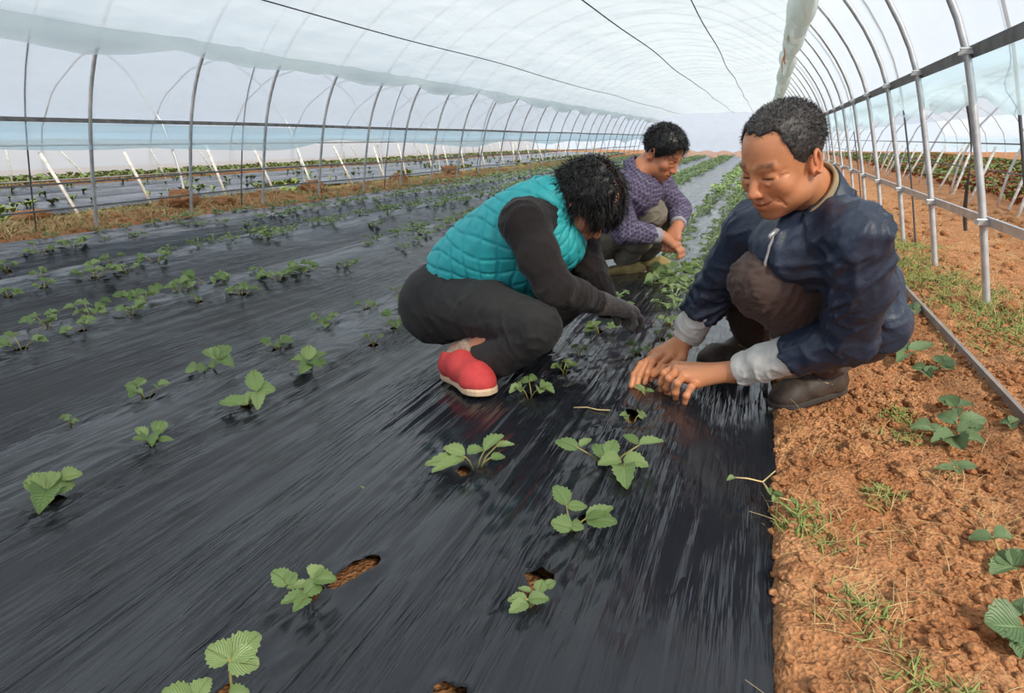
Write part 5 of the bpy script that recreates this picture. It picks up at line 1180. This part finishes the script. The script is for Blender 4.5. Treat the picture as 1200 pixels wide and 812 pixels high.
    for q in np.linspace(0, 1, 9):                         # the zip lies on the front of the jacket
        o_ = NK+A3((0, 0, -.045))+(chest+A3((-.02, -.02, -.07))-NK-A3((0, 0, -.045)))*q
        for st in np.arange(.04, .30, .003):
            pt = o_+f*st; g_ = np.clip(np.round((pt-JK.lo)/JK.h).astype(int), 0, JK.n-1)
            if JK.D[tuple(g_)] > 0: break
        zp.append(Vector(pt-off+f*.003))
    mb = MB(); mb.tube(zp, .0034, 6); mb.tube([zp[0]+Vector(f)*.004, zp[1]+Vector(f)*.008, zp[1].lerp(zp[2], .6)+Vector(f)*.010], .0046, 6)
    mb.build('zip', M_STEEL, jk)
    # red waistband peeping out under the jacket
    s = SDF(*box_of([lh], .16), .006); s.cone((.255, 1.835, .168), (.285, 1.86, .178), .020, None, .02); V, F = s.poly(1)
    put('waistband', V, F, M_RED)
    # boots
    for nm, hl, to in (('boot', (.275, 1.995, -.012), (.088, 1.835, -.034)), ('boot', (.045, 2.23, -.02), (-.13, 2.06, -.012))):
        o, R, h0, k = shoe_parts(root, A3(hl)-off, A3(to)-off, (0, 0, 1), 'boot', (M_BOOT, M_RUBBER), .085, 'boot')
        # pale stitched side panel and collar seam as raised ribs
        mb = MB()
        for sd_ in (-1, 1): mb.tube([Vector((np.array(p)*k) @ R.T+h0) for p in ((sd_*.039, .02, .03), (sd_*.0425, .07, .045), (sd_*.041, .11, .062), (sd_*.030, .13, .075))], .0022, 5)
        mb.tube([Vector((np.array(p)*k) @ R.T+h0) for p in ((-.040, .175, .022), (-.030, .180, .047), (0, .185, .058), (.032, .180, .047), (.042, .175, .022))], .0022, 5)
        mb.build('seam', M_BEIGE, o)
    return root
man_blue()
# ================================================================== the woman in the teal vest
def woman():
    base = A3((-0.80, 1.85, -0.04)); root = empty('person', base)
    tag(root, 'woman in a teal quilted vest and black trousers squatting between the beds', 'person')
    def put(name, V, F, m, col=None, parent=None): return mesh(name, np.asarray(V)-base, F, m, parent or root, col=col)
    HC, NK = A3((-.482, 1.935, .498)), A3((-.585, 1.905, .520))
    fwd = unit(A3((.93, -.30, 0))); p = math.radians(50); fr = Frame(HC, fwd*math.cos(p)+A3((0, 0, -math.sin(p))), fwd*math.sin(p)+A3((0, 0, math.cos(p))))
    rs, ls = A3((-.618, 1.765, .452)), A3((-.565, 2.06, .455)); re, rw = A3((-.515, 1.73, .280)), A3((-.432, 1.925, .200))
    le, lw = A3((-.50, 2.04, .29)), A3((-.43, 2.05, .16)); rh, lh = A3((-.945, 1.86, .165)), A3((-.93, 2.04, .165))
    rk, ra = A3((-.545, 1.665, .182)), A3((-.835, 1.765, .045)); lk, la = A3((-.55, 2.06, .20)), A3((-.82, 2.13, .03))
    pel = (rh+lh)/2; chest = (rs+ls)/2+A3((-.03, 0, -.02)); lat = unit(ls-rs); up = chest-pel
    hV, hF, hC = head_geo(.003, fr.loc(NK)/.93, dict(neck=.86))
    s = SDF(*box_of([ls, rs, le, lw, re, rw, lk, la, rk, ra, lh, rh, NK], .14), .009)
    s.chain([pel, (pel+chest)/2, chest, NK], (.10, .09, .095, .045), .05, flat=(lat, 1.25))
    for a in ([ls, le, lw], [rs, re, rw]): s.chain([chest]+a, (.055, .042, .036, .024), .03)
    for a in ([lh, lk, la], [rh, rk, ra]): s.chain([pel]+a, (.075, .07, .046, .032), .03)
    bV, bF = s.poly(1)
    V, F, C = join([(fr.w(hV*.93), hF, hC), (bV, bF, None)]); put('body', V, F, M_SKIN2, C)
    # thick tousled black hair with a fringe
    def line(ax, y, z):
        face = np.minimum(y-.062, .040-z) if False else np.where(y > .02, -(z-(.006+.5*np.clip(y-.05, -.1, .05))), -1)
        ear = .030-np.sqrt((y+.006)**2+(z+.014)**2)+(.060-ax)*3
        low = -(z-(-.060+.35*y))
        return np.maximum(np.maximum(face, low), np.minimum(ear, .03))
    V, F = hair_shell(.0038, dict(line=line, thick=.017, full=1, lump=.004, lf=45)); Nn = vnormals(V, F); ok = (Nn[:, 2] > -.5)
    parts = [(V, F)]
    for i, (n, ln, wd, rn, gr) in enumerate(((2600, .035, .0011, .45, (.7, (0, .45, .05), 1.0)), (900, .045, .0016, .5, (.7, (0, .6, 0.), 1.0)), (500, .03, .0022, .6, (1, (0, -.2, .2), .6)))):
        a, b = strands(V[ok], Nn[ok], n, ln, (0, .1, -.4), wd, rn, 5+i, gr); parts.append((a, b))
    fr_r = V[(V[:, 1] > .055) & (V[:, 2] > .015)]; fn = np.tile(A3((0, 1, -.5)), (len(fr_r), 1))
    a, b = strands(fr_r, fn, 900, .040, (0, -.1, -.7), .0016, .25, 9); parts.append((a, b))
    sd_r = V[(np.abs(V[:, 0]) > .06) & (V[:, 1] > .012) & (V[:, 2] > .02) & (V[:, 2] < .07)]; fn = np.tile(A3((0, .6, -1)), (len(sd_r), 1))
    a, b = strands(sd_r, fn, 350, .024, (0, 0, -.3), .0016, .2, 10); parts.append((a, b))
    V, F, _ = join([(a, b, None) for a, b in parts]); put('hair', fr.w(V*.95), F, M_HAIR)
    # dark knit jumper: sleeves and shoulders
    s = SDF(*box_of([ls, rs, le, re, rw, lw, chest, NK], .13), .0052)
    s.chain([chest+A3((-.05, 0, -.03)), chest], (.10, .09), .05, flat=(lat, 1.15)); s.cone(rs, ls, .068, None, .03); s.cone(chest, NK+A3((.0, 0, -.03)), .085, .062, .04)
    s.chain([rs, (rs+re)/2+A3((0, -.01, 0)), re, re+(rw-re)*.5, rw-unit(rw-re)*.02], (.068, .060, .055, .047, .036), .016)
    s.chain([ls, le, lw], (.070, .056, .040), .016)
    s.fold((rs+re)/2, .10, unit(re-rs)+A3((.4, 0, 0)), 26, .010, 51, .3); s.fold(re, .09, unit(rw-rs), 34, .012, 52, .3); s.fold((re+rw)/2, .08, unit(rw-re), 38, .007, 53, .3)
    V, F = s.poly(1); V = wrinkle(V, F, [(rs, re), (re, rw), (ls, le), (le, lw)], .005, 22, 35); put('jumper', V, F, M_KNIT)
    # quilted vest
    s = SDF(*box_of([pel, chest, NK, rs, ls], .17), .0046); dn = unit(A3((.25, 0, -.9))); back = unit(A3((-.5, 0, .85)))
    s.chain([pel+up*.20+A3((0, 0, .045)), pel+up*.5+back*.032, pel+up*.8+back*.022, chest+back*.018], (.128, .124, .118, .108), .05, flat=(lat, 1.22))
    s.cone(chest+back*.02, NK+A3((.0, 0, -.02)), .098, .070, .04); s.cone(pel+up*.35+A3((.08, 0, -.03)), chest+A3((.06, 0, -.06)), .09, .08, .06, flat=(lat, 1.2))
    for q, sg in ((rs, -1), (ls, 1)):                                  # armholes
        s.ell(q+lat*sg*.045+A3((.03, 0, -.03)), (.062, .060, .085), .008, 'sub')
    hemn = unit(A3((-.78, 0, -.55))); s.cut(pel+up*.16+A3((-.045, 0, .03)), hemn, .006)
    s.cut(pel+A3((.16, 0, .035)), (-.05, 0, -1), .01)
    V, F = s.poly(2); Nn = vnormals(V, F); r = V-(pel+up*.5); ux = unit(up); a_ = r @ ux; th = np.arctan2(r @ lat, r @ back)*.155
    st = .052; w1 = .010*np.sin(a_*38)+.006*vnoise(a_*14, th*14, 0., seed=3)
    d1 = np.abs(((a_*.85+th*.75+w1)/st) % 1-.5)*st; d2 = np.abs(((a_*.9-th*.70+w1*.7)/st) % 1-.5)*st
    g = np.maximum(np.exp(-((st/2-d1)/.0045)**2), np.exp(-((st/2-d2)/.0045)**2))
    V = V-Nn*(.0060*g-.004+.0022*vnoise(V[:, 0]*45, V[:, 1]*45, V[:, 2]*45, seed=8))[:, None]; vest = put('vest', V, F, M_TEAL)
    hd = unit(HC-NK); nb = NK+A3((-.005, 0, 0)); axs = unit(A3((.55, 0, .75))); e1 = unit(np.cross(axs, lat)); v = []; fc = []; n = 32
    for i in range(n):
        a = 2*PI*i/n; d = e1*math.cos(a)+lat*math.sin(a)
        for rr, hh in ((.074, -.035), (.070, .030), (.064, .030), (.066, -.035)): v.append(nb+d*rr+axs*(hh-.012*math.cos(a)))
    for i in range(n):
        j = (i+1) % n
        for k in range(4): fc.append((4*i+k, 4*i+(k+1) % 4, 4*j+(k+1) % 4, 4*j+k))
    mesh('collar', np.array(v)-base, fc, M_TEAL, vest)
    # trousers
    s = SDF(*box_of([lk, la, rk, ra, lh, rh], .16), .0055)
    s.cone(rh, lh, .130, None, .05); s.cone(pel+A3((.02, 0, .02)), pel+up*.28, .125, .118, .05, flat=(lat, 1.2))
    for h_, k_, a_2 in ((rh, rk, ra), (lh, lk, la)):
        s.chain([h_, h_*.45+k_*.55+A3((0, 0, .018)), k_], (.116, .086, .070), .02); s.chain([k_+A3((-.004, 0, -.015)), (k_+a_2)/2+A3((.02, -.015, -.040)), a_2+A3((.062, -.025, -.018))], (.066, .062, .050), .006)
    s.fold(rk+A3((-.07, -.04, 0)), .10, unit(rk-rh)+A3((.4, 0, .8)), 30, .012, 61, .22); s.fold((rk+rh)/2, .15, A3((.3, 0, 1)), 22, .010, 62, .12); s.fold(rh+A3((.06, -.08, 0)), .14, A3((.8, 0, .7)), 24, .014, 63, .18); s.fold((rk+ra)/2+A3((0, -.03, 0)), .10, unit(ra-rk)+A3((0, 0, .6)), 32, .012, 64, .22)
    V, F = s.poly(1); V = wrinkle(V, F, [(rh, rk), (rk, ra), (lh, lk), (lk, la)], .006, 17, 45); put('trousers', V, F, M_BLACKT)
    # grey knitted gloves, fingers curled over the plant
    for wr, fo, sgn in ((rw, re, -1), (lw, le, 1)):
        d = unit(A3((.80, .50, -.25))); sd = unit(np.cross(d, (0, 0, 1)))*sgn; dn2 = A3((0, 0, -1)); fg = []
        for i in range(4):
            o_ = sd*(.030-.020*i)*-1; m0 = wr+d*.080+o_; f1 = m0+d*.026+dn2*.012; f2 = f1+dn2*.026+d*.006; f3 = f2+dn2*.016-d*.012; fg.append([m0, f1, f2, f3])
        t0 = wr+d*.03-sd*-.034+dn2*.012; fg.append([t0, t0+d*.030+dn2*.012, t0+d*.045+dn2*.030, t0+d*.048+dn2*.046])
        s = SDF(*box_of([wr-d*.05]+[q for g_ in fg for q in g_], .05), .003); hand_geo(s, wr, wr-d*.03, fg, (.0105, .011, .0112, .011, .012), .021); s.cone(wr-unit(wr-fo)*.008, wr+d*.012, .036, .034, .01); s.cut(wr-unit(wr-fo)*.012, -unit(wr-fo)); V, F = s.poly(1); put('glove', V, F, M_GLOVE)
    # red canvas shoes, socks
    for hl, to, an in (((-.868, 1.762, -.034), (-.650, 1.578, -.002), ra), ((-.865, 2.165, -.02), (-.655, 2.10, .0), la)):
        o, R, h0, k = shoe_parts(root, A3(hl)-base, A3(to)-base, (0, 0, 1), 'low', (M_RED, M_CREAM), .07, 'shoe')
        an2 = A3(hl)+(np.array([0, .055, .06])*k) @ R.T; s = SDF(*box_of([an2, an], .11), .004); s.cone(an2, an2+(an-an2)*.2+A3((.05, -.01, .035)), .033, .036, .01); s.cone(an2, an2+(np.array([0, .06, -.02])*k) @ R.T, .033, .028, .01); V, F = s.poly(1); put('sock', V, F, M_SOCK)
        mb = MB(); c = (np.array([.036, .155, .050])*k) @ R.T+h0; mb.box(c, (.014, .022, .004), Matrix(R.tolist()) @ Matrix.Rotation(.75, 3, 'Y')); mb.build('tag', M_WHITE, o, False)
    return root
woman()

# ================================================================== the man in the checked shirt (behind)
def man_check():
    base = A3((-0.66, 3.48, -0.03)); root = empty('person', base)
    tag(root, 'man in a purple checked shirt and grey trousers squatting behind the woman', 'person')
    def put(name, V, F, m, col=None, parent=None): return mesh(name, np.asarray(V)-base, F, m, parent or root, col=col)
    HC, NK = A3((-.462, 3.33, .612)), A3((-.572, 3.31, .525)); HS = 1.0
    fwd = unit(A3((.93, -.36, 0))); p = math.radians(34); fr = Frame(HC, fwd*math.cos(p)+A3((0, 0, -math.sin(p))), fwd*math.sin(p)+A3((0, 0, math.cos(p))))
    rs, ls = A3((-.655, 3.185, .455)), A3((-.500, 3.46, .455)); re, rw = A3((-.605, 3.20, .250)), A3((-.445, 3.33, .216)); le, lw = A3((-.392, 3.55, .325)), A3((-.378, 3.41, .258))
    rh, lh = A3((-.815, 3.45, .165)), A3((-.76, 3.60, .165)); rk, ra = A3((-.520, 3.37, .318)), A3((-.665, 3.50, .045)); lk, la = A3((-.46, 3.60, .30)), A3((-.60, 3.70, .04))
    pel = (rh+lh)/2; chest = (rs+ls)/2+A3((-.035, .01, -.03)); lat = unit(ls-rs); up = chest-pel
    hV, hF, hC = head_geo(.0034, fr.loc(NK)/HS, dict(stubble=.2))
    s = SDF(*box_of([ls, rs, le, lw, re, rw, lk, la, rk, ra, lh, rh, NK], .14), .010)
    s.chain([pel, (pel+chest)/2, chest, NK], (.085, .075, .075, .045), .05, flat=(lat, 1.15))
    for a in ([ls, le, lw], [rs, re, rw]): s.chain([chest]+a, (.055, .042, .036, .026), .03)
    for a in ([lh, lk, la], [rh, rk, ra]): s.chain([pel]+a, (.075, .07, .046, .034), .03)
    bV, bF = s.poly(1); ms = [(fr.w(hV*HS), hF, hC), (bV, bF, None)]
    for wr, fo, sgn in ((rw, re, -1), (lw, le, 1)):
        d = unit(A3((.10, -.02, -.05)) if sgn < 0 else A3((-.02, -.08, -.06))); sd = unit(np.cross(d, (0, 0, 1)))*sgn; dn = A3((0, 0, -1)); fg = []
        for i in range(4):
            o_ = sd*(.030-.020*i)*-1; m0 = wr+d*.085+o_; f1 = m0+d*.030+dn*.014; f2 = f1+dn*.024+d*.004; f3 = f2+dn*.014-d*.012; fg.append([m0, f1, f2, f3])
        t0 = wr+d*.035+sd*.032+dn*.008; fg.append([t0, t0+d*.034+dn*.012, t0+d*.056+dn*.028, t0+d*.066+dn*.042])
        s = SDF(*box_of([wr, wr+(fo-wr)*.4]+[q for g_ in fg for q in g_], .05), .0036); hand_geo(s, wr, wr+(fo-wr)*.4, fg); V, F = s.poly(1); ms.append((V, F, None))
    V, F, C = join(ms); put('body', V, F, M_SKIN3, C)
    def line(ax, y, z):
        front = y-(.050+.34*z); low = -(z-np.where(y > -.012, -.030+1.0*np.clip(y, 0, 1), -.045+.5*y)); return np.maximum(front, low)
    V, F = hair_shell(.004, dict(line=line, thick=.013, lump=.003, lf=60)); Nn = vnormals(V, F); ok = Nn[:, 2] > -.4
    a, b = strands(V[ok], Nn[ok], 2200, .022, (0, .1, -.3), .0012, .4, 3, (1, (0, .35, 0), 1)); V, F, _ = join([(V, F, None), (a, b, None)]); put('hair', fr.w(V*HS), F, M_HAIR)
    s = SDF(*box_of([ls, rs, le, lw, re, rw, pel, NK], .17), .0062); bk = unit(A3((-.7, .1, .5)))
    s.chain([pel+A3((-.01, 0, .05)), pel+up*.45+bk*.03, chest+bk*.01], (.135, .120, .108), .05, flat=(lat, 1.2)); s.cone(chest, NK+A3((0, 0, -.030)), .098, .064, .04); s.cone(rs, ls, .076, None, .04); s.cone(chest+A3((.05, -.02, -.01)), pel+up*.5+A3((.05, -.02, 0)), .09, .09, .05, flat=(lat, 1.2))
    nR, nL = unit(rw-re), unit(lw-le)
    s.chain([rs, (rs+re)/2+A3((-.01, -.01, 0)), re, rw-nR*.075], (.078, .068, .064, .050), .014); s.chain([ls, le, lw-nL*.06], (.074, .062, .050), .014)
    s.cut(pel+A3((0, 0, -.045)), (-.2, 0, -1), .01)
    s.fold((rs+re)/2, .12, unit(re-rs)+A3((.4, 0, 0)), 22, .014, 71, .3); s.fold(re, .10, unit(rw-rs), 28, .015, 72, .3); s.fold(pel+up*.4+A3((0, -.1, 0)), .16, up, 18, .016, 73, .25); s.fold(chest+A3((.06, -.05, -.03)), .13, lat+A3((0, 0, .5)), 20, .014, 74, .3); s.fold((ls+le)/2, .1, unit(le-ls), 26, .012, 75, .3)
    V, F = s.poly(1); V = wrinkle(V, F, [(rs, re), (re, rw), (ls, le), (le, lw), (pel, chest)], .008, 18, 55); sh = put('shirt', V, F, M_CHECK)
    for w_, n_ in ((rw, nR), (lw, nL)):
        s = SDF(*box_of([w_, w_-n_*.11], .06), .005); s.cone(w_-n_*.10, w_-n_*.012, .046, .040, .01); s.fold(w_-n_*.05, .05, n_, 50, .006, 76, .3); s.cut(w_-n_*.012, n_); V, F = s.poly(1); put('cuff', V, F, M_GREYK)
    hd = unit(HC-NK); fw = unit(fwd-hd*(fwd @ hd)); sd = np.cross(hd, fw); v, fc = [], []; n = 28
    for i in range(n):
        a = .35+(2*PI-.7)*i/(n-1); d = fw*math.cos(a)+sd*math.sin(a)
        for rr, hh in ((.086, -.045), (.078, .012), (.070, .012), (.074, -.045)): v.append(NK+d*rr+hd*(hh-.02*math.cos(a)))
    for i in range(n-1):
        for k in range(4): fc.append((4*i+k, 4*i+(k+1) % 4, 4*i+4+(k+1) % 4, 4*i+4+k))
    mesh('collar', np.array(v)-base, fc, M_CHECK, sh)
    s = SDF(*box_of([lk, la, rk, ra, lh, rh], .16), .0064); s.cone(rh, lh, .120, None, .05)
    for h_, k_, a_2 in ((rh, rk, ra), (lh, lk, la)):
        s.chain([h_, (h_+k_)/2, k_], (.112, .096, .082), .03); s.chain([k_, (k_+a_2)/2+A3((.01, 0, 0)), a_2+A3((.015, 0, .035))], (.080, .076, .064), .02)
    s.fold(rk+A3((-.02, -.05, -.06)), .10, A3((.5, 0, .8)), 26, .013, 81, .25); s.fold((rk+ra)/2, .12, unit(ra-rk)+A3((.5, 0, 0)), 24, .014, 82, .25); s.fold((rk+rh)/2, .12, unit(rk-rh), 22, .014, 83, .25)
    V, F = s.poly(1); V = wrinkle(V, F, [(rh, rk), (rk, ra), (lh, lk), (lk, la)], .008, 18, 65); put('trousers', V, F, M_KHAKI)
    for hl, to in (((-.745, 3.430, -.028), (-.540, 3.53, -.010)), ((-.66, 3.70, -.03), (-.43, 3.72, -.005))):
        shoe_parts(root, A3(hl)-base, A3(to)-base, (0, 0, 1), 'boot', (M_TAN, M_CREAM), .03, 'shoe')
    return root
man_check()
